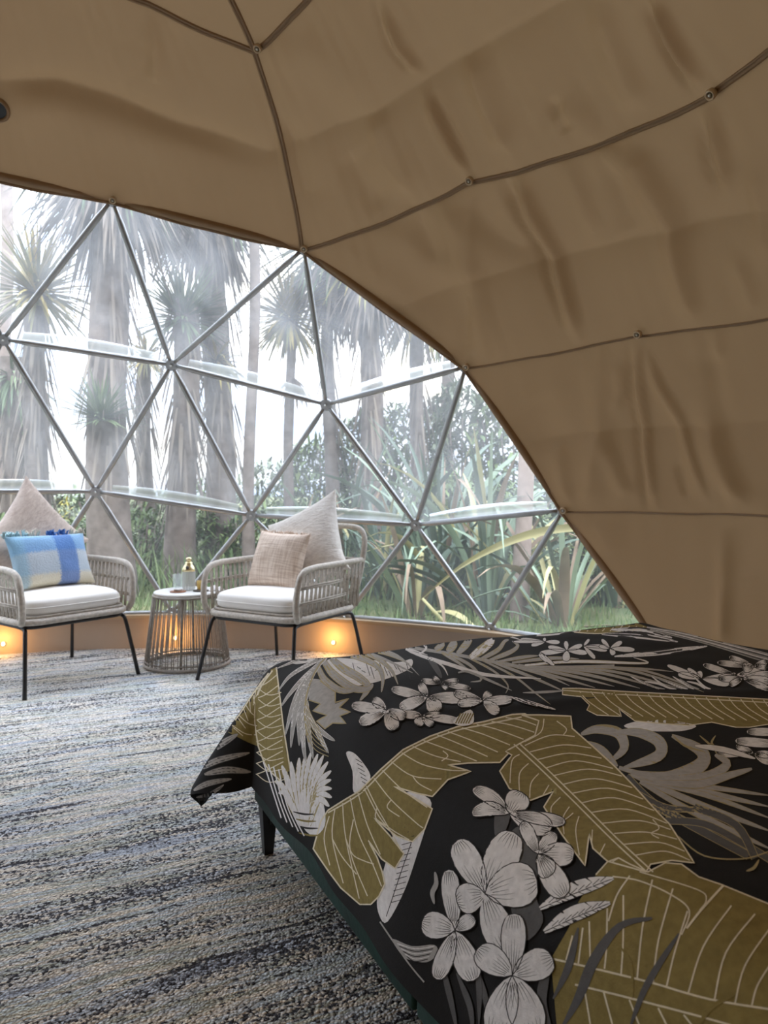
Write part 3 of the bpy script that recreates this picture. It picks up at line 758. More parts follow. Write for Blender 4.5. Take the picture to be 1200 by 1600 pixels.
# -- far edge: gold strip, pale leaves
fill([(897, 988), (915, 977), (950, 971), (985, 972), (1012, 981), (985, 987), (940, 989)], OLV)
for k in range(9): strip([(905 + k * 12, 987 - 0.2 * k), (918 + k * 11, 975 + 0.5 * k)], 1.3, CRM)
strip([(897, 988), (940, 990), (1012, 982)], 1.6, CRM)
for q in ([(793, 988), (850, 990), (908, 984)], [(940, 991), (1000, 994), (1059, 1003)], [(960, 1026), (1030, 1020), (1105, 1010)], [(955, 984), (1010, 986), (1050, 997)]):
    blade(q, 8.5, WHT, INK, 0.8, 1)
for k in range(7):
    strip([(1011, 980 + k * 0.8), (1060, 988 + k * 1.2), (1113, 1000 + k * 1.5), (1178, 1016 + k * 2.2), (1200, 1022 + k * 2.2)], 1.6, (GRY, WHT, DGR)[k % 3])
LAYER[0] = 10
# -- grey frond running to the right
strip([(640, 1012), (700, 1021), (754, 1031), (808, 1041), (873, 1043), (960, 1041)], 5, GRY)
for q, w_ in (([(728, 1026), (770, 1048), (793, 1070), (790, 1084)], 4), ([(745, 1028), (800, 1055), (835, 1082), (860, 1101)], 4), ([(760, 1031), (830, 1058), (880, 1080)], 6),
              ([(775, 1033), (850, 1055), (890, 1072)], 6), ([(790, 1036), (870, 1058), (930, 1075)], 6), ([(810, 1039), (900, 1058), (960, 1073)], 6), ([(830, 1041), (920, 1055), (1000, 1076)], 6),
              ([(850, 1042), (940, 1052), (1020, 1073)], 5.5), ([(870, 1043), (960, 1050), (1060, 1076)], 5), ([(890, 1043), (980, 1047), (1085, 1078)], 4.5), ([(910, 1043), (1000, 1045), (1052, 1050)], 4),
              ([(930, 1042), (1010, 1049), (1100, 1082)], 4), ([(700, 1022), (735, 1040), (752, 1062), (735, 1066)], 6), ([(690, 1020), (715, 1035), (735, 1050)], 6)):
    blade(q, w_ * 0.72, GRY, GLD, 0.4)
for q, w_, m in (([(735, 1028), (757, 1012), (768, 1000), (760, 990)], 13, WHT), ([(752, 1030), (778, 1016), (788, 1003), (795, 1000)], 6, GRY), ([(765, 1032), (798, 1019), (809, 1009), (800, 1002)], 6, GRY),
                 ([(780, 1034), (820, 1027), (842, 1025)], 4.5, GRY), ([(800, 1036), (860, 1029), (905, 1030)], 4.5, GRY), ([(820, 1040), (900, 1034), (1000, 1037), (1010, 1034), (990, 1028)], 4, WHT),
                 ([(715, 1022), (728, 1008), (735, 998), (745, 994)], 10, GRY), ([(700, 1019), (708, 1008), (708, 1000)], 12, GRY), ([(680, 1016), (690, 1008), (684, 998)], 9, GRY)):
    blade(q, w_, m, GLD, 0.7)
for q, w_, m in (([(535, 1014), (600, 1003), (680, 995), (765, 987)], 3, CRM), ([(540, 1017), (620, 1010), (700, 1003)], 4, GRY), ([(610, 1005), (650, 1004), (666, 1012), (655, 1022), (640, 1020)], 4, WHT),
                 ([(617, 1005), (650, 1022), (700, 1038), (760, 1055), (845, 1061)], 6, WHT), ([(555, 1012), (640, 1000), (740, 992)], 3, GRY), ([(560, 1014), (600, 1030), (645, 1052)], 4, GRY),
                 ([(575, 1010), (620, 1024), (655, 1056)], 3, GRY), ([(590, 1008), (630, 1012), (668, 1024)], 3, WHT), ([(668, 1026), (680, 1042), (690, 1060)], 9, DGR), ([(662, 1024), (690, 1040), (700, 1056)], 3, WHT),
                 ([(765, 987), (800, 996), (815, 1001)], 3, WHT), ([(640, 1003), (700, 998), (760, 993)], 5, DGR), ([(580, 1006), (650, 997), (720, 991)], 4, WHT)):
    strip(q, w_, m, taper=1)
LAYER[0] = 10
# -- grey palm on the corner
fill([(512, 1031), (560, 1030), (620, 1035), (643, 1030), (640, 1045), (604, 1061), (570, 1070), (540, 1072), (520, 1058)], WHT)
fill([(455, 1032), (480, 1026), (500, 1024), (485, 1034), (462, 1038)], WHT)
for k in range(16): strip([(530 + k * 7, 1036 + (k % 3) * 6), (536 + k * 7, 1046 + (k % 4) * 5)], 1.0, INK)
fill([(482, 1060), (500, 1062), (524, 1080), (524, 1100), (545, 1092), (530, 1106), (548, 1113), (531, 1119), (541, 1131), (520, 1130), (508, 1139), (495, 1127), (511, 1118), (489, 1111), (501, 1100), (483, 1094)], GRY, False)
strip([(500, 1064), (524, 1082), (524, 1098), (545, 1092), (530, 1106), (548, 1113), (531, 1119), (541, 1131), (520, 1130), (508, 1139), (495, 1127), (511, 1118), (489, 1111), (501, 1100), (483, 1094)], 2.0, GLD, False, False)
for q, w_ in (([(525, 1018), (560, 1027), (590, 1042), (598, 1060), (596, 1082)], 8), ([(535, 1014), (580, 1024), (610, 1046), (622, 1070)], 6), ([(515, 1026), (535, 1044), (562, 1060), (575, 1075), (562, 1096)], 11),
              ([(505, 1032), (520, 1053), (550, 1075), (574, 1077), (583, 1069)], 11), ([(497, 1042), (507, 1062), (532, 1079), (560, 1079)], 9), ([(545, 1012), (600, 1020), (640, 1038)], 5)):
    blade(q, w_, GRY, GLD, 1.3)
for q, w_ in (([(540, 1010), (500, 1019), (460, 1034), (430, 1046)], 5), ([(520, 1020), (480, 1040), (452, 1058), (434, 1082)], 5), ([(510, 1028), (475, 1060), (452, 1086), (440, 1104)], 6),
              ([(500, 1036), (474, 1072), (458, 1104), (446, 1150)], 9), ([(490, 1052), (468, 1092), (459, 1130), (455, 1168)], 9), ([(483, 1075), (470, 1112), (468, 1165)], 9), ([(479, 1095), (482, 1140), (490, 1186)], 7),
              ([(479, 1110), (497, 1145), (514, 1177)], 6), ([(480, 1120), (505, 1145), (524, 1158)], 6), ([(478, 1100), (474, 1150), (478, 1190)], 6)):
    blade(q, w_, GRY, WHT, 0.8)
strip([(534, 1013), (505, 1032), (487, 1062), (478, 1095), (477, 1125), (483, 1160)], 2.2, GLD)
for k in range(8): strip([(478, 1090 + k * 8), (486 + k, 1115 + k * 8), (500 + k * 2, 1140 + k * 6)], 1.2, GLD)
LAYER[0] = 30
# -- gold drape leaf at the corner, tail stripes, lining
gl = [(432, 1043), (437, 1075), (439, 1100), (443, 1130), (447, 1172), (454, 1202), (439, 1219), (417, 1198), (403, 1166), (388, 1160), (352, 1142), (345, 1138), (362, 1109), (392, 1079), (417, 1049)]
fill(gl, OLV, False)
for q in ([(432, 1043), (439, 1100), (444, 1140), (454, 1203)], [(426, 1048), (405, 1080), (398, 1120), (404, 1166)], [(420, 1052), (395, 1085), (372, 1120), (352, 1142)], [(404, 1166), (417, 1198), (439, 1220)]): strip(q, 2.2, CRM)
for k in range(9):
    y = 1058 + k * 17
    strip([(402 - k * 0.2, y + 16), (416, y + 10), (434 + k * 1.2, y - 4)], 1.5, CRM)
    strip([(402, y + 16), (420, y + 28), (440 + k * 0.6, y + 24)], 1.3, CRM)
    if k < 6: strip([(420 - k * 12, 1056 + k * 15), (408 - k * 5, 1066 + k * 16), (402, 1078 + k * 14)], 1.4, CRM); strip([(412 - k * 11, 1060 + k * 14), (400 - k * 4, 1090 + k * 12)], 1.2, CRM)
for q, w_ in (([(324, 1178), (349, 1161), (372, 1147)], 9), ([(314, 1202), (341, 1188), (390, 1176)], 9), ([(320, 1210), (354, 1203), (392, 1206)], 10), ([(303, 1235), (326, 1224), (362, 1217)], 8), ([(306, 1246), (330, 1240), (350, 1226)], 5)):
    blade(q, w_, GRY, DGR, 1.0, 1)
fill([(306, 1243), (322, 1240), (348, 1238), (372, 1233), (356, 1266), (328, 1284), (316, 1268)], LIN, False)
LAYER[0] = 30
# -- pale feather leaf above the rail
for tp in ((441, 1196), (455, 1190), (468, 1184), (478, 1180), (486, 1176), (497, 1178), (506, 1180), (513, 1190), (518, 1204), (518, 1218), (519, 1232), (519, 1246), (515, 1260), (430, 1220), (436, 1240)):
    bx = 478 + (tp[0] - 478) * 0.15; mx_, my_ = 474 + (tp[0] - 478) * 0.62, 1245 + (tp[1] - 1250) * 0.4
    blade([(bx, 1292), (mx_, my_), tp], 10, WHT, GLD, 0.6, 1)
fill([(470, 1238), (492, 1232), (506, 1256), (508, 1290), (490, 1306), (470, 1284)], WHT)
for k in range(4): strip([(458 + k * 3, 1268 + k * 11), (476 + k * 3, 1272 + k * 11), (492 + k * 3, 1272 + k * 11)], 3.0, (INK, OLV)[k % 2], taper=1)
for k in range(5): strip([(412 + k * 8, 1190 + k * 4), (428 + k * 7, 1240 + k * 6), (440 + k * 9, 1278 + k * 7)], 2.0, WHT)
LAYER[0] = 5
# -- pale leaf behind the big gold leaf
fill([(541, 1177), (552, 1176), (566, 1190), (579, 1212), (572, 1232), (553, 1238), (551, 1205)], WHT)
for k in range(7): strip([(556 + k * 2, 1186 + k * 7), (566 + k * 2, 1192 + k * 7)], 1.0, INK)
lf = [(630, 1240), (672, 1249), (668, 1283), (651, 1338), (633, 1390), (606, 1440), (593, 1430), (590, 1400), (605, 1340), (618, 1290)]
fill(lf, WHT)
strip([(655, 1260), (645, 1310), (628, 1360), (604, 1432)], 1.2, INK)
for k in range(16): strip([(628 - k * 1.6 + 8, 1275 + k * 9), (640 - k * 1.6 + 14, 1270 + k * 9)], 1.0, INK)
LAYER[0] = 45
# -- big gold banana leaf, left
L1 = [(513, 1266), (540, 1249), (562, 1236), (596, 1202), (630, 1172), (672, 1151), (715, 1136), (757, 1128), (800, 1117), (820, 1116), (842, 1127), (841, 1147), (800, 1172), (781, 1192), (732, 1193), (700, 1196), (736, 1206), (700, 1219),
      (676, 1245), (652, 1240), (616, 1229), (645, 1245), (676, 1264), (664, 1296), (645, 1315), (620, 1306), (585, 1278), (610, 1306), (632, 1334), (618, 1357), (597, 1342), (576, 1313), (590, 1340), (598, 1362), (602, 1381), (593, 1400), (580, 1413), (563, 1413), (533, 1387), (513, 1360), (490, 1326), (502, 1283)]
fill(L1, OLV, False); outline(L1, 2.3, CRM, False)
strip([(513, 1270), (562, 1241), (598, 1207), (632, 1177), (674, 1156), (717, 1141), (757, 1133), (815, 1121)], 2.2, CRM)
for q in ([(524, 1263), (520, 1310), (537, 1380)], [(515, 1275), (507, 1310), (516, 1352)], [(536, 1255), (541, 1310), (562, 1404)], [(548, 1247), (560, 1300), (583, 1350), (597, 1385)], [(560, 1239), (575, 1290), (595, 1335)], [(573, 1228), (590, 1262), (612, 1300), (628, 1330)],
          [(585, 1216), (612, 1250), (650, 1285), (662, 1294)], [(598, 1204), (630, 1235), (668, 1262)], [(612, 1191), (645, 1213), (690, 1218)], [(628, 1177), (660, 1195), (700, 1204), (728, 1205)], [(645, 1167), (680, 1182), (720, 1191)],
          [(662, 1158), (700, 1172), (745, 1190)], [(683, 1149), (715, 1162), (762, 1183)], [(700, 1144), (735, 1157), (778, 1176)], [(722, 1138), (755, 1148), (797, 1165)], [(745, 1133), (775, 1140), (818, 1156)], [(768, 1128), (800, 1134), (835, 1145)], [(790, 1122), (815, 1126), (838, 1134)],
          [(645, 1213), (655, 1225), (675, 1236)], [(612, 1250), (606, 1262), (625, 1276)], [(590, 1262), (588, 1278), (604, 1290)], [(541, 1310), (552, 1335), (570, 1345), (585, 1350)], [(520, 1310), (535, 1338), (558, 1366)], [(553, 1280), (548, 1330), (575, 1400)], [(570, 1232), (600, 1285), (640, 1312)], [(692, 1174), (700, 1182), (690, 1190)]):
    strip(q, 1.7, CRM)
LAYER[0] = 95
# -- flowers near the top left
blade([(716, 1052), (730, 1050), (760, 1062), (800, 1080)], 4, GRY)
flower((689, 1068), [(658, 1064, 6), (676, 1058, 5), (717, 1064, 6), (736, 1077, 6), (700, 1078, 5)], out=1.2)
flower((668, 1090), [(611, 1077, 9), (656, 1068, 8), (624, 1107, 11), (685, 1113, 14), (730, 1092, 11)], out=1.4)
flower((755, 1096), [(709, 1083, 9), (766, 1082, 8), (800, 1094, 9), (779, 1116, 10), (715, 1101, 8)], out=1.3)
flower((660, 1119), [(630, 1117, 8), (652, 1135, 9), (676, 1135, 8), (718, 1128, 8), (690, 1117, 6)], out=1.3)
flower((604, 1111), [(549, 1103, 10), (583, 1092, 9), (562, 1131, 11), (617, 1142, 13), (634, 1122, 10)], out=1.5)
blade([(796, 1090), (830, 1100), (868, 1110)], 6, WHT, INK, 0.7, 1)
fill([(708, 1128), (735, 1110), (740, 1130), (722, 1136)], WHT)
for k in range(6): strip([(712 + k * 4, 1132), (720 + k * 4, 1116)], 2.0, OLV)
LAYER[0] = 60
# -- flowers further back
flower((852, 1003), [(813, 999, 3.6), (830, 1009, 4), (875, 1004, 4), (802, 1003, 3), (850, 997, 3)], False, 0.8)
flower((886, 1017), [(856, 1011, 4.5), (843, 1021, 5), (884, 1034, 7), (918, 1021, 5), (910, 1008, 4.5), (884, 1002, 4)], False, 0.9)
flower((912, 1010), [(949, 1017, 4.5), (949, 1010, 3.5), (921, 999, 3), (930, 1030, 4)], False, 0.9)
flower((953, 1014), [(972, 1003, 4.5), (940, 999, 3.5), (936, 1010, 3.5), (992, 1016, 5), (960, 1024, 5)], False, 0.9)
blade([(843, 1022), (852, 1030), (866, 1040)], 8, WHT, INK, 0.8)
flower((1096, 1061), [(1042, 1040, 5), (1074, 1045, 4.5), (1059, 1054, 6), (1092, 1049, 5), (1140, 1070, 7), (1150, 1053, 4)], False, 1.0)
flower((1150, 1056), [(1098, 1039, 6), (1122, 1061, 6), (1196, 1048, 8)], True, 1.0)
flower((1178, 1042), [(1139, 1027, 6), (1120, 1036, 6), (1199, 1034, 6), (1160, 1045, 9), (1199, 1044, 5)], True, 1.0)
flower((1160, 1061), [(1125, 1062, 6), (1205, 1054, 8), (1205, 1066, 8), (1204, 1079, 6), (1140, 1072, 6)], True, 1.0)
for k in range(10): strip([(985 + k * 11, 1058 + (k % 3) * 4), (1010 + k * 10, 1070 + k % 2 * 4), (1030 + k * 9, 1078)], 3.4, (WHT, GRY, WHT)[k % 3], taper=1)
LAYER[0] = 30
# -- gold leaf running to the right
L3 = [(879, 1076), (905, 1076), (960, 1080), (1050, 1085), (1215, 1094), (1215, 1130), (1170, 1137), (1150, 1137), (1112, 1129), (1075, 1134), (1033, 1131), (992, 1127), (967, 1108), (971, 1120), (933, 1118), (917, 1110), (921, 1102), (908, 1089), (879, 1086)]
fill([(975, 1134), (1012, 1125), (1060, 1128), (1088, 1135), (1062, 1143), (1000, 1142)], WHT)
fill(L3, OLV, False); outline(L3, 1.6, CRM, False); strip([(880, 1079), (960, 1085), (1050, 1090), (1215, 1099)], 1.6, CRM)
for k in range(17):
    x = 905 + k * 18; strip([(x, 1080 + k * 0.9), (x + 14, 1096 + k * 0.9), (x + 46, 1118 + k * 0.7)], 1.5, CRM)
strip([(817, 1083), (850, 1082), (882, 1080)], 4, GRY, taper=1)
LAYER[0] = 10
# -- grey palm, right
for q, w_ in (([(967, 1200), (1080, 1232), (1205, 1262)], 9), ([(985, 1210), (1080, 1252), (1205, 1300)], 9), ([(1000, 1222), (1080, 1268), (1205, 1328)], 9), ([(1000, 1216), (1090, 1228), (1205, 1244)], 7), ([(1010, 1222), (1100, 1242), (1205, 1280)], 7)):
    blade(q, w_, GRY, GLD, 0.8)
for q, w_ in (([(978, 1214), (1020, 1255), (1080, 1290), (1170, 1338)], 12), ([(1040, 1283), (1100, 1288), (1160, 1318), (1205, 1345)], 10), ([(1085, 1262), (1150, 1290), (1180, 1342)], 11), ([(995, 1240), (1040, 1262), (1085, 1266)], 8)):
    blade(q, w_, DGR, GLD, 1.0, None)
strip([(1060, 1308), (1100, 1338), (1160, 1343), (1205, 1330)], 2.2, GLD); strip([(1166, 1362), (1178, 1357), (1186, 1344)], 5, GLD, taper=1)
for q, w_ in (([(908, 1148), (933, 1140), (966, 1146), (975, 1170), (954, 1190)], 15), ([(964, 1144), (1000, 1146), (1030, 1160), (1028, 1182), (975, 1200)], 17), ([(1050, 1150), (1096, 1175), (1092, 1198), (1040, 1216), (985, 1206)], 21), ([(1117, 1180), (1136, 1195), (1100, 1215), (1030, 1218)], 14), ([(1175, 1202), (1140, 1212), (1090, 1226), (1020, 1222)], 12), ([(912, 1160), (940, 1172), (965, 1198)], 10)):
    blade(q, w_, GRY, GLD, 1.0, 1)
for q in ([(1050, 1148), (1070, 1166), (1100, 1175)], [(1093, 1150), (1110, 1165), (1120, 1178)], [(1118, 1150), (1112, 1162), (1124, 1172)]): strip(q, 3.5, GLD, taper=1)
blade([(1086, 1166), (1130, 1172), (1180, 1186)], 9, WHT, INK, 0.8, 1)
flower((1178, 1178), [(1118, 1180, 6), (1150, 1165, 7), (1205, 1192, 9), (1205, 1180, 7)], True, 1.2)
petal((1230, 1165), (1148, 1158), 9); petal((1235, 1145), (1166, 1144), 8)
LAYER[0] = 100
# -- gold banana leaf, centre
L2 = [(815, 1118), (844, 1118), (892, 1120), (894, 1139), (927, 1168), (962, 1200), (992, 1231), (1029, 1272), (1046, 1289), (1085, 1350), (1050, 1346), (1017, 1352), (1010, 1364), (950, 1347), (927, 1327), (921, 1304), (915, 1354), (879, 1306), (850, 1262), (865, 1238), (829, 1252), (796, 1233), (781, 1206), (800, 1181), (790, 1175), (836, 1150), (842, 1127)]
fill(L2, OLV, False); outline(L2, 2.3, CRM, False)
for dx in (-5, 5): strip([(808 + dx, 1164), (850 + dx, 1203), (900 + dx, 1252), (960 + dx, 1312), (1016 + dx, 1364)], 2.2, CRM)
for q in ([(850, 1124), (845, 1145), (820, 1160)], [(820, 1166), (860, 1150), (898, 1152)], [(828, 1176), (880, 1165), (924, 1170)], [(840, 1188), (890, 1178), (940, 1186)], [(854, 1201), (900, 1190), (958, 1202)], [(866, 1213), (920, 1203), (972, 1214)], [(880, 1227), (930, 1218), (988, 1232)], [(894, 1241), (950, 1233), (1005, 1250)],
          [(909, 1256), (960, 1248), (1022, 1268)], [(924, 1271), (980, 1266), (1042, 1288)], [(942, 1288), (1000, 1284), (1048, 1298)], [(960, 1304), (1010, 1302), (1058, 1313)], [(976, 1321), (1030, 1318), (1070, 1332)], [(994, 1338), (1040, 1332), (1078, 1346)],
          [(812, 1180), (800, 1190), (797, 1225)], [(826, 1194), (812, 1210), (812, 1240)], [(842, 1210), (830, 1225), (828, 1248)], [(858, 1228), (848, 1245)], [(876, 1247), (862, 1262), (862, 1275)], [(890, 1262), (880, 1280), (882, 1305)], [(905, 1277), (900, 1300), (906, 1338)], [(926, 1298), (925, 1320)], [(946, 1320), (938, 1336)], [(968, 1342), (958, 1348)],
          [(1020, 1282), (1030, 1296), (1018, 1304), (1030, 1312)], [(870, 1128), (885, 1140), (880, 1150)], [(862, 1275), (880, 1283), (896, 1272)]):
    strip(q, 1.7, CRM)
LAYER[0] = 115
# -- near gold leaf over the plump edge
L4 = [(932, 1368), (950, 1348), (967, 1342), (985, 1352), (1013, 1364), (1040, 1350), (1065, 1352), (1092, 1372), (1127, 1384), (1215, 1420), (1215, 1610), (872, 1610), (862, 1498), (890, 1450), (905, 1410)]
fill(L4, OLV, False); strip(L4[:10], 2.2, CRM, False, False)
strip([(862, 1497), (937, 1515), (1020, 1536), (1110, 1562), (1215, 1580)], 3.2, CRM); strip([(900, 1538), (980, 1558), (1100, 1590), (1160, 1608)], 3.2, CRM)
for q in ([(896, 1462), (886, 1500)], [(912, 1450), (905, 1506)], [(950, 1420), (949, 1480), (946, 1514)], [(922, 1440), (924, 1510)], [(975, 1400), (975, 1470), (972, 1522)], [(1020, 1376), (1005, 1450), (997, 1530)], [(1052, 1390), (1030, 1470), (1022, 1536)], [(1075, 1425), (1055, 1490), (1043, 1542)], [(1143, 1417), (1100, 1480), (1077, 1552)],
          [(1180, 1430), (1135, 1490), (1118, 1562)], [(1205, 1450), (1165, 1510), (1150, 1568)], [(1210, 1500), (1185, 1540), (1176, 1572)], [(985, 1370), (965, 1400), (952, 1440)], [(945, 1550), (960, 1605)], [(985, 1562), (1002, 1605)], [(1030, 1575), (1045, 1605)], [(1070, 1586), (1085, 1605)], [(915, 1545), (925, 1605)]):
    strip(q, 2.6, CRM)
strip([(958, 1371), (1000, 1378), (1050, 1400), (1078, 1425), (1066, 1462)], 2.4, CRM); strip([(1130, 1386), (1095, 1425), (1074, 1452)], 3.6, CRM); strip([(1000, 1364), (1090, 1392), (1104, 1408), (1094, 1424)], 2.0, CRM)
for q, w_, m in (([(1020, 1436), (970, 1448), (930, 1500), (905, 1560), (878, 1608)], 17, DGR), ([(905, 1450), (890, 1510), (866, 1560)], 12, DGR), ([(1062, 1460), (1012, 1540), (985, 1608)], 11, DGR), ([(1150, 1556), (1112, 1575), (1092, 1608)], 8, OLV), ([(970, 1478), (988, 1510), (990, 1560)], 5, OLV), ([(860, 1500), (848, 1560), (862, 1608)], 16, DGR)):
    blade(q, w_, m, None, 1.0, 1)
LAYER[0] = 130
# -- near flowers and buds
fill([(800, 1300), (835, 1290), (846, 1330), (838, 1395), (850, 1440), (820, 1470), (800, 1420), (805, 1340)], DGR)
fill([(775, 1270), (797, 1272), (790, 1300), (775, 1310)], DGR)
for q in ([(690, 1500), (705, 1560), (715, 1608)], [(715, 1520), (735, 1570), (740, 1608)], [(740, 1500), (760, 1560), (765, 1608)], [(725, 1480), (748, 1520), (750, 1600)]): blade(q, 9, DGR, INK, 0.8, 1)
strip([(681, 1362), (683, 1380), (677, 1395), (680, 1412)], 8, GRY, taper=1)
fill([(615, 1467), (645, 1478), (680, 1476), (684, 1490), (668, 1503), (640, 1499), (626, 1488)], GRY)
for k in range(6): strip([(622 + k * 3, 1474 + k * 4), (650, 1482 + k * 4), (680 - k * 2, 1478 + k * 4)], 1.4, (WHT, INK)[k % 2])
strip([(595, 1440), (612, 1465), (640, 1505), (664, 1534)], 2.4, GRY)
for a, b in (((845, 1420), (960, 1374)), ((852, 1456), (955, 1412))):
    mx_, my_ = (a[0] + b[0]) / 2, (a[1] + b[1]) / 2
    blade([a, (mx_ - 4, my_ - 6), b], 24, WHT, INK, 1.0, 1); strip([a, (mx_, my_ - 1), b], 1.4, INK)
    for k in range(8):
        s_ = 0.12 + k * 0.1; x, y = a[0] + (b[0] - a[0]) * s_, a[1] + (b[1] - a[1]) * s_ - 3
        strip([(x, y), (x + 10, y - 9)], 1.1, INK); strip([(x, y + 2), (x + 9, y + 5)], 1.1, INK)
flower((797, 1273), [(740, 1233, 13, 0.06), (816, 1240, 22), (738, 1271, 13, 0.12), (884, 1287, 12), (862, 1298, 20)])
flower((842, 1336), [(868, 1303, 13), (898, 1337, 21), (817, 1286, 12), (884, 1402, 22), (858, 1372, 17, -0.1)])
flower((713, 1453), [(743, 1432, 14), (703, 1358, 17), (742, 1532, 23), (684, 1530, 17), (661, 1440, 24)])
flower((760, 1396), [(804, 1302, 30), (716, 1314, 24), (791, 1482, 28), (841, 1376, 39), (716, 1408, 27)])
flower((803, 1523), [(806, 1427, 22), (866, 1496, 28), (748, 1482, 25), (838, 1616, 32), (774, 1614, 28)])
# -- the same print carried on over the side the photograph does not show
def hidden_leaf(a0, b0, ang, L, wd):
    pts = []
    K = 16
    for s_ in (-1, 1):
        V, Fc = [], []
        for i in range(K + 1):
            t_ = i / K; hw = wd * math.sin(math.pi * min(1, 0.05 + 0.95 * t_)) ** 0.7
            for k in range(6):
                o_ = hw * k / 5 * s_; a = a0 + math.cos(ang) * L * t_ - math.sin(ang) * o_; b = b0 + math.sin(ang) * L * t_ + math.cos(ang) * o_
                p = duvet_pt(a, b); p1 = duvet_pt(a + .004, b); p2 = duvet_pt(a, b + .004); n_ = (p1 - p).cross(p2 - p).normalized()
                if n_.dot(p - bed(0.9, 0.7, 0.2)) < 0: n_ = -n_
                V.append(p + n_ * 0.0015 - FC)
        base = len(DVv); DVv.extend(tuple(v) for v in V)
        for i in range(K):
            for k in range(5): DVf.append((base + i * 6 + k, base + i * 6 + k + 1, base + i * 6 + 7 + k, base + i * 6 + 6 + k)); DVm.append(CRM if i % 4 == 3 and k > 0 else OLV)
for a0, b0, an, L_, w_ in ((0.15, 1.50, 0.1, 0.5, 0.11), (0.8, 1.55, -0.2, 0.6, 0.12), (1.3, 1.25, 0.6, 0.4, 0.1)): hidden_leaf(a0, b0, an, L_, w_)
du = mesh('duvet', DVv, DVf, PM, None, True, DVm); du.location = FC
tag(du, 'black duvet printed with olive banana leaves, grey palms and white frangipani flowers', 'duvet')

# ================================================================== CHAIRS
def round_rect(hx, y0, y1, z, r=0.07, n=5):
    out = []
    for cx, cy_, a0 in ((hx - r, y1 - r, 0), (-hx + r, y1 - r, 90), (-hx + r, y0 + r, 180), (hx - r, y0 + r, 270)):
        for k in range(n + 1):
            a = math.radians(a0 + 90 * k / n); out.append((cx + r * math.cos(a), cy_ + r * math.sin(a), z))
    return out
def lerp3(a, b, k): return Vector(a).lerp(Vector(b), k)
def make_chair():
    root = empty('rattan_armchair')
    mb = MB(); mb.tube(round_rect(0.272, -0.272, 0.272, 0.325), 0.0095, 8, True)
    mb.tube([(-0.265, 0.0, 0.325), (0.265, 0.0, 0.325)], 0.008, 8)
    mb.build('seat_frame', M['black'], root)
    for sx in (-1, 1):
        for sy in (-1, 1):
            mb = MB(); mb.tube(catmull([(sx * 0.262, sy * 0.18, 0.322), (sx * 0.268, sy * 0.25, 0.316), (sx * 0.276, sy * 0.272, 0.28), (sx * 0.292, sy * 0.302, 0.15), (sx * 0.31, sy * 0.335, 0.0)], 5), 0.0105, 8)
            mb.build('leg', M['black'], root)
    mb = MB(); mb.tube(round_rect(0.292, -0.285, 0.292, 0.352, 0.09), 0.0165, 8, True)
    mb.tube(round_rect(0.282, -0.275, 0.282, 0.375, 0.09), 0.007, 6, True)
    mb.build('seat_rim', M['rattan'], root)
    mb = MB()
    for k in range(16):
        y = -0.255 + k * 0.034
        mb.tube([(-0.278, y, 0.347), (0, y, 0.343), (0.278, y, 0.347)], 0.006, 5)
    mb.build('seat_webbing', M['rattan'], root)
    def armp(sx): return catmull([(sx * 0.290, 0.262, 0.345), (sx * 0.300, 0.292, 0.40), (sx * 0.306, 0.288, 0.50), (sx * 0.308, 0.255, 0.578), (sx * 0.310, 0.175, 0.602), (sx * 0.310, 0.02, 0.606), (sx * 0.306, -0.16, 0.606), (sx * 0.292, -0.335, 0.604)], 5)
    backp = catmull([(-0.265, -0.262, 0.345), (-0.285, -0.315, 0.50), (-0.292, -0.352, 0.64), (-0.280, -0.382, 0.73), (-0.225, -0.400, 0.778), (-0.1, -0.408, 0.788), (0.1, -0.408, 0.788), (0.225, -0.400, 0.778), (0.280, -0.382, 0.73), (0.292, -0.352, 0.64), (0.285, -0.315, 0.50), (0.265, -0.262, 0.345)], 5)
    for sx in (-1, 1):
        mb = MB(); mb.tube(armp(sx), 0.0165, 8)
        ao = mb.build('arm_rail', M['rattan'], root)
        mb = MB(); ap = armp(sx)
        def topz(y):
            for a, b in zip(ap[:-1], ap[1:]):
                if b.z > 0.45 and (a.y - y) * (b.y - y) <= 0: return a.z + (b.z - a.z) * ((y - a.y) / (b.y - a.y + 1e-9))
            return 0.604
        for k in range(15):
            y = -0.285 + k * 0.0375
            for dy in (-0.006, 0.006):
                mb.tube([(sx * 0.290, y + dy, 0.352), (sx * 0.299, y + dy - 0.004, 0.47), (sx * 0.308, y + dy - 0.008, topz(y - 0.008) - 0.006)], 0.0042, 5)
        for z, y1 in ((0.425, 0.292), (0.435, 0.292), (0.505, 0.286), (0.515, 0.284)):
            x = sx * (0.292 + 0.07 * (z - 0.35) + 0.006)
            mb.tube([(x, y1, z), (x, 0.0, z + 0.003), (sx * 0.284, -0.30, z + 0.006)], 0.0050, 5)
        mb.build('side_weave', M['rattan'], ao)
    mb = MB(); mb.tube(backp, 0.0165, 8); bo = mb.build('back_frame', M['rattan'], root)
    mb = MB()
    for k in range(15):
        x = -0.245 + k * 0.035
        for dx in (-0.006, 0.006):
            zt = 0.782 if abs(x) < 0.2 else 0.775 - (abs(x) - 0.2) * 0.5
            mb.tube([(x + dx, -0.272, 0.352), (x + dx, -0.325, 0.52), (x + dx, -0.350, 0.604)], 0.0042, 5)
    for z, y in ((0.43, -0.302), (0.44, -0.305), (0.51, -0.325), (0.52, -0.328)):
        mb.tube([(-0.285, y + 0.012, z), (0, y - 0.004, z), (0.285, y + 0.012, z)], 0.005, 5)
    mb.tube([(-0.29, -0.342, 0.604), (0, -0.352, 0.606), (0.29, -0.342, 0.604)], 0.012, 6)
    mb.build('back_weave', M['rattan'], bo)
    return root
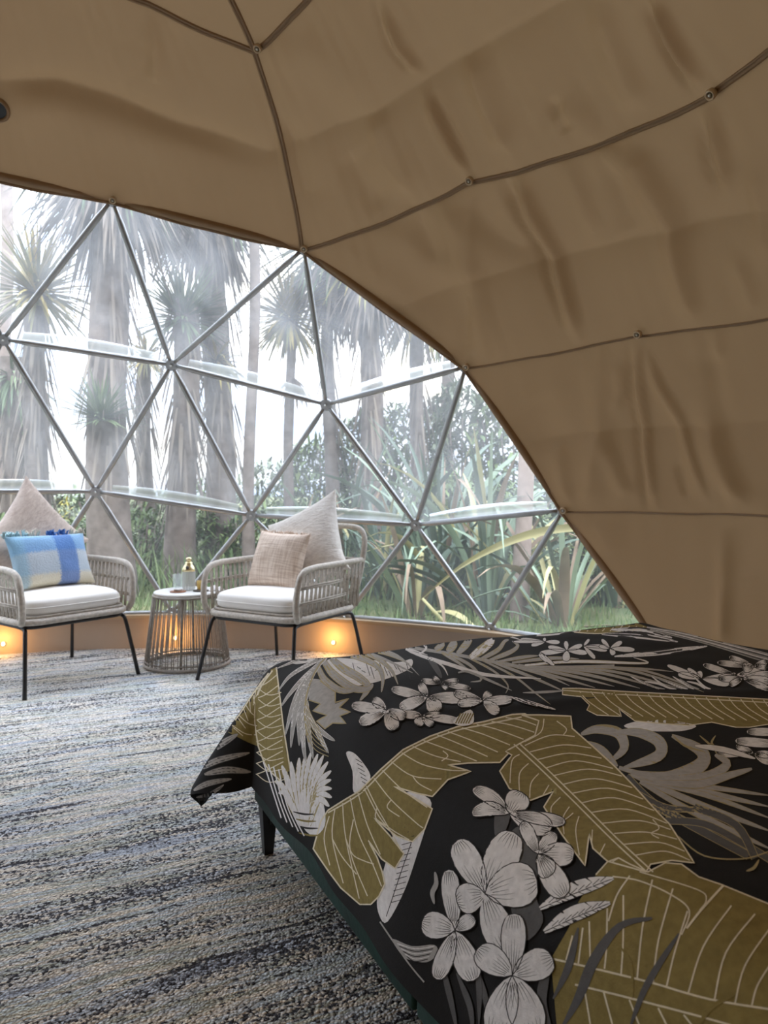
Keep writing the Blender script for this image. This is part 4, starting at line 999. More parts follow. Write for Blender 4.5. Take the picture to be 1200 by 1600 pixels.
def make_cushion():
    n, v, f = 22, [], []
    hx, y0, y1 = 0.268, -0.262, 0.290
    def se(t_, p): return math.copysign(abs(t_) ** p, t_)
    for j in range(n + 1):
        ph = -math.pi / 2 + math.pi * j / n
        for i in range(48):
            th = 2 * math.pi * i / 48
            cp, sp = se(math.cos(ph), 0.35), se(math.sin(ph), 0.55)
            x = hx * cp * se(math.cos(th), 0.32); y = (y0 + y1) / 2 + (y1 - y0) / 2 * cp * se(math.sin(th), 0.32)
            z = 0.418 + 0.052 * sp
            if sp > 0: z += 0.016 * (1 - (x / hx) ** 2) * (1 - ((y - .014) / 0.28) ** 2) + 0.004 * mnoise.noise(Vector((x * 9, y * 9, 0)))
            v.append((x, y, z))
    for j in range(n):
        for i in range(48):
            a, b = j * 48 + i, j * 48 + (i + 1) % 48
            f.append((a, b, b + 48, a + 48))
    o = mesh('seat_cushion', v, f, M['cushion'])
    # piped seam round the middle
    mb = MB(); pts = []
    for i in range(64):
        th = 2 * math.pi * i / 64; pts.append((0.270 * se(math.cos(th), 0.32), 0.014 + 0.278 * se(math.sin(th), 0.32), 0.418))
    mb.tube(pts, 0.0028, 5, True); mb.build('piping', M['cushion'], o)
    return o
LC, LR = (-1.785, 3.945), math.atan2(-0.795, -0.607)
RC, RR = (-0.545, 4.00), math.radians(240.0 - 90)
ch1 = make_chair(); ch1.location = (*LC, 0); ch1.rotation_euler.z = LR
tag(ch1, 'taupe rattan armchair on black legs holding the blue checked cushion', 'armchair', 'rattan armchairs by the clear bay')
ch2 = copy_tree(ch1); ch2.location = (*RC, 0); ch2.rotation_euler.z = RR
tag(ch2, 'taupe rattan armchair on black legs holding the two plain pale cushions', 'armchair')
cu1 = make_cushion(); cu1.location = (*LC, 0.0); cu1.rotation_euler.z = LR
tag(cu1, 'off white seat cushion under the blue checked cushion', 'seat cushion', 'seat cushions of the armchairs')
cu2 = copy_tree(cu1); cu2.location = (*RC, 0.0); cu2.rotation_euler.z = RR
tag(cu2, 'off white seat cushion under the two plain pale cushions', 'seat cushion')
def chair_pt(which, x, y, z):
    c, r_ = (LC, LR) if which == 'L' else (RC, RR)
    return Vector((c[0] + x * math.cos(r_) - y * math.sin(r_), c[1] + x * math.sin(r_) + y * math.cos(r_), z))

# ------------------------------------------------------------------ loose cushions
def pillow_mesh(hx, hy, T, seed=0, n=40, pinch=0.10, wr=0.006):
    v, f = [], []
    def pt(u, w_, s_):
        x = hx * u * (1 - pinch * (1 - w_ * w_) * abs(u) ** 3); y = hy * w_ * (1 - pinch * (1 - u * u) * abs(w_) ** 3)
        th = T * (max(0, (1 - u ** 2) * (1 - w_ ** 2))) ** 0.42
        q = mnoise.noise(Vector((x * 11 + seed, y * 11, s_))) * wr + mnoise.noise(Vector((x * 4 + seed, y * 4, s_ * 3))) * wr * 2
        return (x, y, s_ * (th + q * min(1, th / T * 2)))
    for s_ in (1, -1):
        for j in range(n + 1):
            for i in range(n + 1):
                u, w_ = math.sin(math.pi / 2 * (-1 + 2 * i / n)), math.sin(math.pi / 2 * (-1 + 2 * j / n)); v.append(pt(u, w_, s_))
    K = (n + 1) ** 2
    for j in range(n):
        for i in range(n):
            a = j * (n + 1) + i; f.append((a, a + 1, a + n + 2, a + n + 1)); f.append((K + a, K + a + n + 1, K + a + n + 2, K + a + 1))
    return v, f
def weld(o):
    bm = bmesh.new(); bm.from_mesh(o.data); bmesh.ops.remove_doubles(bm, verts=bm.verts[:], dist=1e-4)
    bmesh.ops.recalc_face_normals(bm, faces=bm.faces[:]); bm.to_mesh(o.data); bm.free()
def fur(name, c1, c2):
    m, n, l, b = mat_new(name); b.inputs['Roughness'].default_value = 0.9; b.inputs['Sheen Weight'].default_value = 0.35; b.inputs['Specular IOR Level'].default_value = 0.1
    t_ = n.new('ShaderNodeTexCoord'); mp_ = n.new('ShaderNodeMapping'); mp_.inputs['Scale'].default_value = (1, 2.6, 1); mp_.inputs['Rotation'].default_value = (0, 0, 0.9); l.new(t_.outputs['Object'], mp_.inputs['Vector'])
    a = n.new('ShaderNodeTexNoise'); a.inputs['Scale'].default_value = 26; a.inputs['Detail'].default_value = 7; a.inputs['Roughness'].default_value = 0.7; l.new(mp_.outputs['Vector'], a.inputs['Vector'])
    r_ = n.new('ShaderNodeValToRGB'); e_ = r_.color_ramp.elements; e_[0].position = 0.32; e_[0].color = (*c1, 1); e_[1].position = 0.62; e_[1].color = (*c2, 1)
    l.new(a.outputs['Fac'], r_.inputs['Fac']); l.new(r_.outputs['Color'], b.inputs['Base Color'])
    bp = n.new('ShaderNodeBump'); bp.inputs['Strength'].default_value = 0.7; bp.inputs['Distance'].default_value = 0.012; l.new(a.outputs['Fac'], bp.inputs['Height']); l.new(bp.outputs['Normal'], b.inputs['Normal'])
    return m
M['fur_beige'] = fur('beige_faux_fur', (0.58, 0.46, 0.40), (0.80, 0.68, 0.60))
M['fur_cream'] = fur('cream_faux_fur', (0.70, 0.64, 0.58), (0.88, 0.83, 0.77))
def slub():
    m, n, l, b = mat_new('slub_weave'); b.inputs['Roughness'].default_value = 0.9; b.inputs['Specular IOR Level'].default_value = 0.1
    t_ = n.new('ShaderNodeTexCoord'); facs = []
    for sc_ in ((8, 120, 1), (120, 8, 1)):
        mp_ = n.new('ShaderNodeMapping'); mp_.inputs['Scale'].default_value = sc_; l.new(t_.outputs['Object'], mp_.inputs['Vector'])
        a = n.new('ShaderNodeTexNoise'); a.inputs['Scale'].default_value = 1.0; a.inputs['Detail'].default_value = 3; l.new(mp_.outputs['Vector'], a.inputs['Vector']); facs.append(a.outputs['Fac'])
    ad = n.new('ShaderNodeMath'); ad.operation = 'ADD'; l.new(facs[0], ad.inputs[0]); l.new(facs[1], ad.inputs[1])
    r_ = n.new('ShaderNodeValToRGB'); e_ = r_.color_ramp.elements; e_[0].position = 0.82 / 2; e_[1].position = 1.18 / 2
    hv = n.new('ShaderNodeMath'); hv.operation = 'MULTIPLY'; hv.inputs[1].default_value = 0.5; l.new(ad.outputs['Value'], hv.inputs[0])
    e_[0].color = (0.60, 0.47, 0.38, 1); e_[1].color = (0.84, 0.72, 0.62, 1); l.new(hv.outputs['Value'], r_.inputs['Fac']); l.new(r_.outputs['Color'], b.inputs['Base Color'])
    bp = n.new('ShaderNodeBump'); bp.inputs['Strength'].default_value = 0.5; bp.inputs['Distance'].default_value = 0.006; l.new(hv.outputs['Value'], bp.inputs['Height']); l.new(bp.outputs['Normal'], b.inputs['Normal'])
    return m
M['slub'] = slub()
def plaid():
    m, n, l, b = mat_new('blue_mohair_check'); b.inputs['Roughness'].default_value = 0.9; b.inputs['Sheen Weight'].default_value = 0.3; b.inputs['Specular IOR Level'].default_value = 0.1
    t_ = n.new('ShaderNodeTexCoord'); wob = n.new('ShaderNodeTexNoise'); wob.inputs['Scale'].default_value = 120; wob.inputs['Detail'].default_value = 3; l.new(t_.outputs['Object'], wob.inputs['Vector'])
    ad = n.new('ShaderNodeVectorMath'); ad.operation = 'MULTIPLY_ADD'; ad.inputs[1].default_value = (0.03, 0.03, 0); l.new(wob.outputs['Color'], ad.inputs[0]); l.new(t_.outputs['Object'], ad.inputs[2])
    sx = n.new('ShaderNodeSeparateXYZ'); l.new(ad.outputs['Vector'], sx.inputs['Vector'])
    def ramp(sock, lo, hi, stops):
        mr = n.new('ShaderNodeMapRange'); mr.inputs['From Min'].default_value = lo; mr.inputs['From Max'].default_value = hi; l.new(sock, mr.inputs['Value'])
        r_ = n.new('ShaderNodeValToRGB'); e_ = r_.color_ramp.elements
        e_[0].position, e_[0].color = stops[0][0], (*stops[0][1], 1); e_[1].position, e_[1].color = stops[-1][0], (*stops[-1][1], 1)
        for p_, c_ in stops[1:-1]: q = e_.new(p_); q.color = (*c_, 1)
        l.new(mr.outputs['Result'], r_.inputs['Fac']); return r_.outputs['Color']
    yc = ramp(sx.outputs['Y'], -0.135, 0.165, [(0.0, (0.72, 0.66, 0.50)), (0.18, (0.70, 0.66, 0.55)), (0.24, (0.48, 0.56, 0.64)), (0.58, (0.52, 0.58, 0.64)), (0.64, (0.22, 0.40, 0.68)), (0.92, (0.26, 0.46, 0.70)), (1.0, (0.50, 0.66, 0.70))])
    xf = ramp(sx.outputs['X'], -0.20, 0.23, [(0.0, (0, 0, 0)), (0.50, (0, 0, 0)), (0.53, (1, 1, 1)), (0.76, (1, 1, 1)), (0.79, (0, 0, 0)), (1.0, (0, 0, 0))])
    xl = ramp(sx.outputs['X'], -0.20, 0.23, [(0.0, (1, 1, 1)), (0.12, (1, 1, 1)), (0.18, (0, 0, 0)), (1.0, (0, 0, 0))])
    m1 = n.new('ShaderNodeMix'); m1.data_type = 'RGBA'; m1.blend_type = 'MIX'
    mu = n.new('ShaderNodeMath'); mu.operation = 'MULTIPLY'; mu.inputs[1].default_value = 0.82; l.new(xf, mu.inputs[0]); l.new(mu.outputs['Value'], m1.inputs['Factor'])
    l.new(yc, m1.inputs[6]); m1.inputs[7].default_value = (0.075, 0.19, 0.50, 1)
    m2 = n.new('ShaderNodeMix'); m2.data_type = 'RGBA'; mu2 = n.new('ShaderNodeMath'); mu2.operation = 'MULTIPLY'; mu2.inputs[1].default_value = 0.6; l.new(xl, mu2.inputs[0]); l.new(mu2.outputs['Value'], m2.inputs['Factor'])
    l.new(m1.outputs[2], m2.inputs[6]); m2.inputs[7].default_value = (0.27, 0.50, 0.66, 1); l.new(m2.outputs[2], b.inputs['Base Color'])
    bp = n.new('ShaderNodeBump'); bp.inputs['Strength'].default_value = 0.6; bp.inputs['Distance'].default_value = 0.006; l.new(wob.outputs['Fac'], bp.inputs['Height']); l.new(bp.outputs['Normal'], b.inputs['Normal'])
    return m
M['plaid'] = plaid()
M['fringe_teal'] = simple('teal_fringe', (0.42, 0.60, 0.64), 0.9, var=0.15, scale=30)
M['fringe_cream'] = simple('cream_fringe', (0.72, 0.68, 0.58), 0.9, var=0.1, scale=30)
M['fringe_blue'] = simple('blue_fringe', (0.10, 0.24, 0.55), 0.9, var=0.15, scale=30)
def pose(o, cen, xdir, updir):
    x = Vector(xdir).normalized(); y = Vector(updir); y = (y - x * y.dot(x)).normalized(); z = x.cross(y)
    o.matrix_world = Matrix(((x.x, y.x, z.x, cen[0]), (x.y, y.y, z.y, cen[1]), (x.z, y.z, z.z, cen[2]), (0, 0, 0, 1)))
def cdir(which, x, y, z): return chair_pt(which, x, y, z) - chair_pt(which, 0, 0, 0)
def pillow(name, hx, hy, T, mat, which, px, py, pz, lean, roll, seed, pinch=0.10, yaw=0, droop=0.0):
    v, f = pillow_mesh(hx, hy, T, seed, pinch=pinch)
    ux, uy = math.sin(math.radians(roll)), math.cos(math.radians(roll))      # 'up' in the cushion's own plane
    nv = []
    for p in v:
        w_ = p[0] * ux + p[1] * uy; k = w_ * (droop if w_ > 0 else -droop); nv.append((p[0] + ux * k, p[1] + uy * k, p[2]))
    v = nv; o = mesh(name, v, f, mat); weld(o)
    o.data.polygons.foreach_set('use_smooth', [True] * len(o.data.polygons))
    ya = math.radians(yaw)
    fwd = cdir(which, math.sin(ya), math.cos(ya), 0); rt = -cdir(which, math.cos(ya), -math.sin(ya), 0)       # rt: to the right seen from the front
    up = (Vector((0, 0, 1)) * math.cos(math.radians(lean)) - fwd * math.sin(math.radians(lean)))
    c, s_ = math.cos(math.radians(roll)), math.sin(math.radians(roll))
    pose(o, chair_pt(which, px, py, pz), rt * c + up * s_, up * c - rt * s_)
    return o
o = pillow('throw_cushion', 0.245, 0.225, 0.085, M['fur_beige'], 'L', 0.0, -0.185, 0.69, 16, 45, 1.0, 0.13, droop=0.22)
tag(o, 'large dusty beige furry cushion standing on its corner behind the blue checked one', 'cushion', 'loose cushions on the armchairs')
o = pillow('throw_cushion', 0.222, 0.150, 0.075, M['plaid'], 'L', -0.01, -0.02, 0.618, 24, 0, 2.0, 0.09)
tag(o, 'blue and cream checked mohair lumbar cushion with fringed top', 'cushion', 'loose cushions on the armchairs')
random.seed(8)
for (x0, x1, mat_, n_) in ((-0.235, -0.10, 'fringe_teal', 34), (-0.10, -0.03, 'fringe_cream', 14), (0.01, 0.12, 'fringe_blue', 24), (0.13, 0.225, 'fringe_cream', 22)):
    mb = MB()
    for k in range(n_):
        x = x0 + (x1 - x0) * random.random(); y = 0.146 + random.uniform(-0.008, 0.004); L_ = random.uniform(0.016, 0.042)
        dx, dz = random.uniform(-0.014, 0.014), random.uniform(-0.02, 0.03)
        mb.tube([(x, y, 0.0), (x + dx * .4, y + L_ * .6, dz * .5), (x + dx, y + L_ * random.uniform(.4, 1), dz)], [0.0055, 0.005, 0.002], 5)
    mb.build('fringe', M[mat_], o)
o = pillow('throw_cushion', 0.235, 0.235, 0.085, M['fur_cream'], 'R', -0.03, -0.17, 0.665, 20, 45 - 20, 3.0, 0.13, droop=0.15)
tag(o, 'large cream furry cushion tipped on its corner against the chair back', 'cushion', 'loose cushions on the armchairs')
o = pillow('throw_cushion', 0.170, 0.158, 0.07, M['slub'], 'R', 0.035, 0.0, 0.615, 20, -2, 4.0, 0.07)
tag(o, 'small square pinkish beige slub weave cushion with frayed top', 'cushion', 'loose cushions on the armchairs')
mb = MB()
for k in range(70):
    x = random.uniform(-0.17, 0.17); L_ = random.uniform(0.006, 0.018)
    mb.tube([(x, 0.152, random.uniform(-.006, .006)), (x + random.uniform(-.008, .008), 0.152 + L_, random.uniform(-.012, .012))], [0.004, 0.0015], 5)
mb.build('fringe', M['slub'], o)

# ------------------------------------------------------------------ side table and the things on it
TX, TY = -1.128, 4.225
tb = empty('side_table', (TX, TY, 0)); tag(tb, 'drum side table of taupe cord stretched between rings with pale round top', 'table')
M['tabletop'] = simple('pale_top', (0.72, 0.70, 0.68), 0.35, var=0.03)
M['cord'] = simple('grey_cord', (0.33, 0.30, 0.265), 0.65, var=0.2, scale=50)
def ringp(r, z, n=40): return [(r * math.cos(2 * math.pi * k / n), r * math.sin(2 * math.pi * k / n), z) for k in range(n)]
mb = MB(); mb.lathe([(0.178, 0.404), (0.186, 0.406), (0.188, 0.412), (0.186, 0.419), (0.178, 0.421)], 40); mb.build('table_top', M['tabletop'], tb)
mb = MB(); mb.tube(ringp(0.188, 0.398), 0.008, 8, True); mb.build('top_ring', M['cord'], tb)
mb = MB(); mb.tube(ringp(0.236, 0.012), 0.010, 8, True); mb.tube(ringp(0.232, 0.034), 0.005, 6, True); mb.build('base_ring', M['cord'], tb)
mb = MB()
for k in range(84):
    a = 2 * math.pi * (k + 0.3 * (k % 2)) / 84
    mb.tube([(0.190 * math.cos(a), 0.190 * math.sin(a), 0.400), (0.237 * math.cos(a + 0.02), 0.237 * math.sin(a + 0.02), 0.012)], 0.0026, 4)
mb.build('cord_wrap', M['cord'], tb)
for k in range(4):
    a = math.radians(-84 + 90 * k)
    mb = MB(); mb.tube([(0.180 * math.cos(a), 0.180 * math.sin(a), 0.40), (0.226 * math.cos(a), 0.226 * math.sin(a), 0.012)], 0.0075, 6); mb.build('upright', M['cord'], tb)
def glass(name, col, rough=0.03, alpha=0.85, tint=(0.95, 0.97, 0.97)):
    m, n, l, b = mat_new(name); out = n['Material Output']
    b.inputs['Roughness'].default_value = rough; b.inputs['Base Color'].default_value = (*col, 1)
    tp = n.new('ShaderNodeBsdfTransparent'); tp.inputs['Color'].default_value = (*tint, 1)
    mx = n.new('ShaderNodeMixShader'); mx.inputs['Fac'].default_value = 1 - alpha
    l.new(tp.outputs['BSDF'], mx.inputs[1]); l.new(b.outputs['BSDF'], mx.inputs[2]); l.new(mx.outputs['Shader'], out.inputs['Surface'])
    return m
M['frost'] = glass('ribbed_glass', (0.78, 0.80, 0.80), 0.2, 0.45)
M['clear'] = glass('clear_glass', (0.85, 0.87, 0.87), 0.05, 0.82)
M['gold'] = simple('polished_gold', (0.90, 0.80, 0.50), 0.25, 0.8)
M['wood'] = simple('acacia_coaster', (0.30, 0.13, 0.07), 0.5, var=0.2, scale=40)
M['slate'] = simple('dark_coaster', (0.05, 0.035, 0.03), 0.5)
M['china'] = simple('white_china', (0.78, 0.77, 0.75), 0.3)
M['amber'] = glass('amber_glass', (0.75, 0.58, 0.22), 0.1, 0.4, (0.95, 0.85, 0.55))
M['napkin'] = simple('white_napkin', (0.80, 0.76, 0.74), 0.9)
TZ = 0.4215
def tpt(u, d): return ((u - 600) / F * d, d)
x, y = tpt(295, 4.24)
sh = empty('glass_bottle', (x, y, TZ)); tag(sh, 'ribbed clear glass bottle with gold shoulder and stopper on the side table', 'bottle')
mb = MB()
pr = [(0.034, 0.0), (0.036, 0.004), (0.0365, 0.05), (0.0365, 0.108)]
v, f = [], []
for (r_, z) in pr:
    for k in range(48):
        a = 2 * math.pi * k / 48; rr_ = r_ * (1 + (0.035 if k % 2 else -0.02)); v.append((rr_ * math.cos(a), rr_ * math.sin(a), z))
for j in range(3):
    for k in range(48): f.append((j * 48 + k, j * 48 + (k + 1) % 48, j * 48 + 48 + (k + 1) % 48, j * 48 + 48 + k))
f.append(tuple(range(47, -1, -1))); mb.add(v, f); mb.build('body', M['frost'], sh, False)
mb = MB(); mb.lathe([(0.037, 0.108), (0.0375, 0.116), (0.034, 0.128), (0.026, 0.142), (0.021, 0.150), (0.021, 0.158), (0.017, 0.162)], 28); mb.build('shoulder', M['gold'], sh)
mb = MB(); mb.lathe([(0.012, 0.162), (0.012, 0.170), (0.016, 0.174), (0.016, 0.182), (0.010, 0.188)], 20); mb.build('stopper', M['gold'], sh)
q = Matrix.Translation((0, -0.0315, 0.131)) @ Matrix.Rotation(math.pi / 2 - 0.5, 4, 'X')
mb = MB(); mb.lathe([(0.010, -0.004), (0.010, 0.003), (0.007, 0.005)], 16); o = mb.build('label_seal', M['slate'], sh); o.matrix_local = q
def tumbler(u, d, r_, h_, mat, label, grp, zb=0.0):
    x, y = tpt(u, d); mb = MB(); t_ = 0.002
    mb.lathe([(r_ * 0.86, 0.0), (r_ * 0.9, 0.003), (r_, h_), (r_ - t_, h_), (r_ * 0.9 - t_, 0.008), (0.001, 0.007)], 28)
    o = mb.build('tumbler', mat, None); o.location = (x, y, TZ + zb); return tag(o, label, 'glass', grp)
tumbler(279, 4.30, 0.034, 0.085, M['clear'], 'empty clear tumbler beside the ribbed bottle', 'glasses on the side table')
tumbler(313, 4.22, 0.020, 0.050, M['amber'], 'small amber votive glass standing on the dark coaster', 'glasses on the side table', 0.0065)
for u, d, m_, lab in ((278, 4.16, 'wood', 'round reddish wooden coaster on the side table'), (314, 4.20, 'slate', 'round dark coaster under the amber votive')):
    x, y = tpt(u, d); mb = MB(); mb.lathe([(0.043, 0.0), (0.045, 0.002), (0.045, 0.005), (0.042, 0.006)], 28)
    o = mb.build('coaster', M[m_], None); o.location = (x, y, TZ); tag(o, lab, 'coaster', 'coasters on the side table')
x, y = tpt(278, 4.16); mb = MB(); mb.lathe([(0.018, 0.0), (0.022, 0.003), (0.028, 0.012), (0.026, 0.012), (0.018, 0.005), (0.001, 0.004)], 24)
o = mb.build('dish', M['china'], None); o.location = (x, y, TZ + 0.0065); tag(o, 'small white china dish on the wooden coaster', 'dish')
x, y = tpt(338, 4.22); v, f = [], []
n_ = 14
for j in range(n_ + 1):
    for i in range(n_ + 1):
        a, b = -1 + 2 * i / n_, -1 + 2 * j / n_
        v.append((a * 0.045 * (1 - .2 * b * b), b * 0.035, 0.003 + 0.022 * max(0, (1 - a * a) * (1 - b * b)) * (1 + 0.9 * mnoise.noise(Vector((a * 3, b * 3, 7)))) ))
for j in range(n_):
    for i in range(n_): a = j * (n_ + 1) + i; f.append((a, a + 1, a + n_ + 2, a + n_ + 1))
o = mesh('napkin', v, f, M['napkin']); o.location = (x, y, TZ); tag(o, 'crumpled white napkin at the rim of the side table', 'napkin')
md = o.modifiers.new('s', 'SOLIDIFY'); md.thickness = 0.003

# ------------------------------------------------------------------ amber lights set low in the riser
M['lamp_lens'] = (lambda m: m)(bpy.data.materials.new('lamp_lens')); m = M['lamp_lens']; m.use_nodes = True
b = m.node_tree.nodes['Principled BSDF']; b.inputs['Emission Color'].default_value = (1.0, 0.72, 0.36, 1); b.inputs['Emission Strength'].default_value = 3.0; b.inputs['Base Color'].default_value = (1, .8, .5, 1)
def riser_light(u, lab):
    # intersection of the pixel column with the riser front
    k = (u - 600) / F; lo, hi = 3.0, 5.2
    for _ in range(40):
        mid = (lo + hi) / 2
        if math.hypot(k * mid - DC.x, mid - DC.y) > 3.254: hi = mid
        else: lo = mid
    p = Vector((k * lo, lo, 0.062)); inn = Vector((DC.x - p.x, DC.y - p.y, 0)).normalized()
    rt = empty('riser_light', p); tag(rt, lab, 'light', 'amber lights in the riser')
    q = inn.to_track_quat('Z', 'Y').to_matrix().to_4x4()
    mb = MB(); mb.lathe([(0.017, 0.0), (0.018, 0.004), (0.014, 0.008), (0.011, 0.006)], 20); o = mb.build('bezel', M['bolt'], rt); o.matrix_local = q
    mb = MB(); mb.lathe([(0.0105, 0.004), (0.010, 0.009), (0.005, 0.011)], 16); o = mb.build('lens', M['lamp_lens'], rt); o.matrix_local = q
    ld = bpy.data.lights.new('riser_lamp', 'POINT'); ld.energy = 1.0; ld.color = (1.0, 0.50, 0.14); ld.shadow_soft_size = 0.03
    lo_ = bpy.data.objects.new('riser_lamp', ld); COL.objects.link(lo_); lo_.parent = rt; lo_.location = inn * 0.085 + Vector((0, 0, 0.03))
riser_light(5, 'small amber riser light below the blue checked chair'); riser_light(274, 'small amber riser light behind the cord side table'); riser_light(521, 'small amber riser light behind the pale cushioned chair')

# ================================================================== OUTSIDE THE BAY: cabbage trees, flax, shrubs, grass
M['trunk'] = simple('corky_bark', (0.100, 0.076, 0.062), 0.95, col2=(0.205, 0.160, 0.135), scale=7, bump=0.8, bscale=14)
M['trunk_pink'] = simple('pinkish_bark', (0.24, 0.175, 0.145), 0.95, col2=(0.36, 0.285, 0.245), scale=6, bump=0.5, bscale=18)
M['leaf_green'] = simple('strap_leaf_green', (0.05, 0.10, 0.038), 0.55, island=1, col2=(0.165, 0.215, 0.085))
M['leaf_olive'] = simple('strap_leaf_olive', (0.10, 0.12, 0.035), 0.6, island=1, col2=(0.42, 0.31, 0.07))
M['leaf_dead'] = simple('dead_strap_leaf', (0.105, 0.082, 0.066), 0.8, island=1, col2=(0.225, 0.18, 0.135))
M['flax'] = simple('flax_leaf', (0.075, 0.115, 0.075), 0.5, var=0.25, scale=3)
M['flax_pale'] = simple('pale_flax_leaf', (0.21, 0.28, 0.185), 0.5, var=0.2, scale=3)
M['flax_yellow'] = simple('yellowed_flax_leaf', (0.48, 0.43, 0.20), 0.6, var=0.15, scale=3)
M['flax_dry'] = simple('dry_flax_leaf', (0.235, 0.165, 0.105), 0.8, var=0.25, scale=4)
M['shrub'] = simple('shrub_leaf', (0.045, 0.085, 0.03), 0.6, island=1, col2=(0.20, 0.27, 0.08))
M['shrub2'] = simple('shrub_leaf_grey', (0.08, 0.11, 0.07), 0.6, island=1, col2=(0.25, 0.28, 0.17))
M['shrub_yellow'] = simple('shrub_leaf_yellow', (0.30, 0.27, 0.05), 0.6, island=1, col2=(0.65, 0.55, 0.10))
random.seed(21)
def ground_z(x, y):
    r = math.hypot(x - DC.x, y - DC.y)
    return -0.14 + (0.12 * mnoise.noise(Vector((x * .3, y * .3, 0))) if r > 4.5 else 0) + max(0, r - 7) * 0.02
def leaf_strip(mb, p0, d, L, wd, droop, seg=4, m=0):
    """a strap leaf: folded ribbon bending down under its weight"""
    p = Vector(p0); d = Vector(d).normalized(); sd = d.cross(Vector((0, 0, 1)))
    if sd.length < 1e-3: sd = Vector((1, 0, 0))
    sd.normalize(); v = []
    for k in range(seg + 1):
        t_ = k / seg; w_ = wd * (0.55 + 0.9 * t_ - 1.45 * t_ * t_) if t_ < 1 else wd * 0.02
        v += [p - sd * w_, p + sd * w_]
        d = (d + Vector((0, 0, -droop / seg))).normalized(); p = p + d * (L / seg)
    mb.add(v, [(2 * k, 2 * k + 1, 2 * k + 3, 2 * k + 2) for k in range(seg)], m)
def crown(mb, c, R, n, droop=0.9, low=-0.6, hi=1.0, wd=0.022, m=0):
    for _ in range(n):
        a = random.uniform(0, 2 * math.pi); zz = random.uniform(low, hi); h = math.sqrt(max(0, 1 - zz * zz))
        d = Vector((math.cos(a) * h, math.sin(a) * h, zz)); L = R * random.uniform(0.75, 1.1)
        leaf_strip(mb, Vector(c) + d * R * 0.04, d, L, wd * random.uniform(0.7, 1.2), droop * random.uniform(0.5, 1.3), 4, m)
def trunk_mesh(x, y, r0, r1, z0, z1, lean=(0, 0), seed=0, n=12):
    mb = MB(); K = 12; v = []
    for k in range(K + 1):
        t_ = k / K; z = z0 + (z1 - z0) * t_
        for i in range(n):
            a = 2 * math.pi * i / n
            r_ = (r0 + (r1 - r0) * t_) * (1 + 0.13 * mnoise.noise(Vector((math.cos(a) * 1.5 + seed, math.sin(a) * 1.5, z * 2.2))) + (0.25 * (1 - t_) ** 6))
            v.append((lean[0] * t_ + r_ * math.cos(a) + 0.04 * math.sin(z * 1.3 + seed), lean[1] * t_ + r_ * math.sin(a), z))
    f = [(k * n + i, k * n + (i + 1) % n, (k + 1) * n + (i + 1) % n, (k + 1) * n + i) for k in range(K) for i in range(n)]
    mb.add(v, f); return mb
def cabbage(u, d, wpx, vtop, crowns, label, tm='trunk', skirt=0, lean=0.0):
    x, y = (u - 600) / F * d, d; gz = ground_z(x, y) - 0.03; zt = HC + (YH - vtop) / F * d; r_ = wpx / 2 / F * d
    rt = empty('cabbage_tree', (x, y, gz)); tag(rt, label, 'tree', 'cabbage trees beyond the clear bay')
    trunk_mesh(x, y, r_, r_ * 0.85, 0, zt - gz, (lean, 0), u).build('trunk', M[tm], rt)
    for (cu, cv, rp, n, mat_, droop, low, hi) in crowns:
        c = Vector(((cu - 600) / F * d - x, -r_ * 1.15 if cv > vtop + 150 else 0, HC + (YH - cv) / F * d - gz)); mb = MB(); R = rp / F * d
        crown(mb, c, R, n, droop, low, hi, 0.021 * R / 0.8 + 0.006); mb.build('crown', M[mat_], rt)
    if skirt:
        mb = MB()
        for _ in range(skirt):
            a = random.uniform(0, 2 * math.pi); z = (zt - gz) * random.uniform(0.35, 1.0)
            leaf_strip(mb, (r_ * math.cos(a), r_ * math.sin(a), z), (math.cos(a) * 0.4, math.sin(a) * 0.4, -1), random.uniform(.35, .75), 0.022, 0.6, 3)
        mb.build('dead_skirt', M['leaf_dead'], rt)
    return rt
cabbage(8, 11, 20, 120, [(8, 90, 150, 160, 'leaf_green', 1.0, -.5, 1)], 'slim pinkish cabbage tree trunk standing alone past the bay', 'trunk_pink')
cabbage(58, 8.8, 36, 480, [(58, 460, 118, 330, 'leaf_olive', 0.55, -.45, 1)], 'yellow green tufted cabbage tree behind the beige furry cushion', skirt=120)
cabbage(25, 10.5, 50, 560, [(20, 590, 95, 160, 'leaf_green', 1.1, -.8, .6)], 'bushy cabbage tree with hanging leaves behind the tufted one', skirt=90)
cabbage(172, 7.6, 64, 250, [(178, 285, 185, 300, 'leaf_dead', 1.5, -.7, .5), (172, 660, 82, 200, 'leaf_green', 0.35, -.1, 1), (160, 230, 190, 220, 'leaf_green', 1.2, -.5, .8)], 'thickest shaggy cabbage tree trunk with a green shoot halfway up', skirt=170)
cabbage(228, 10.5, 26, 560, [(228, 560, 62, 150, 'leaf_olive', 0.9, -.5, 1)], 'short thin cabbage tree between two thick shaggy trunks', skirt=50)
cabbage(287, 8.6, 46, 470, [(286, 500, 96, 320, 'leaf_green', 0.45, -.35, 1)], 'thick trunk topped by a round spiky green tuft', skirt=110)
cabbage(345, 9.2, 46, 330, [(320, 330, 150, 260, 'leaf_dead', 1.6, -.8, .4), (345, 570, 75, 110, 'leaf_olive', .8, -.5, .7), (340, 300, 150, 160, 'leaf_green', 1.2, -.5, .8)], 'leaning shaggy trunk under drooping brown fronds', skirt=130, lean=-0.1)
cabbage(393, 8.2, 18, 150, [(393, 140, 170, 200, 'leaf_green', 1.2, -.6, .8)], 'bare smooth pole like trunk rising clear of the leaves', 'trunk')
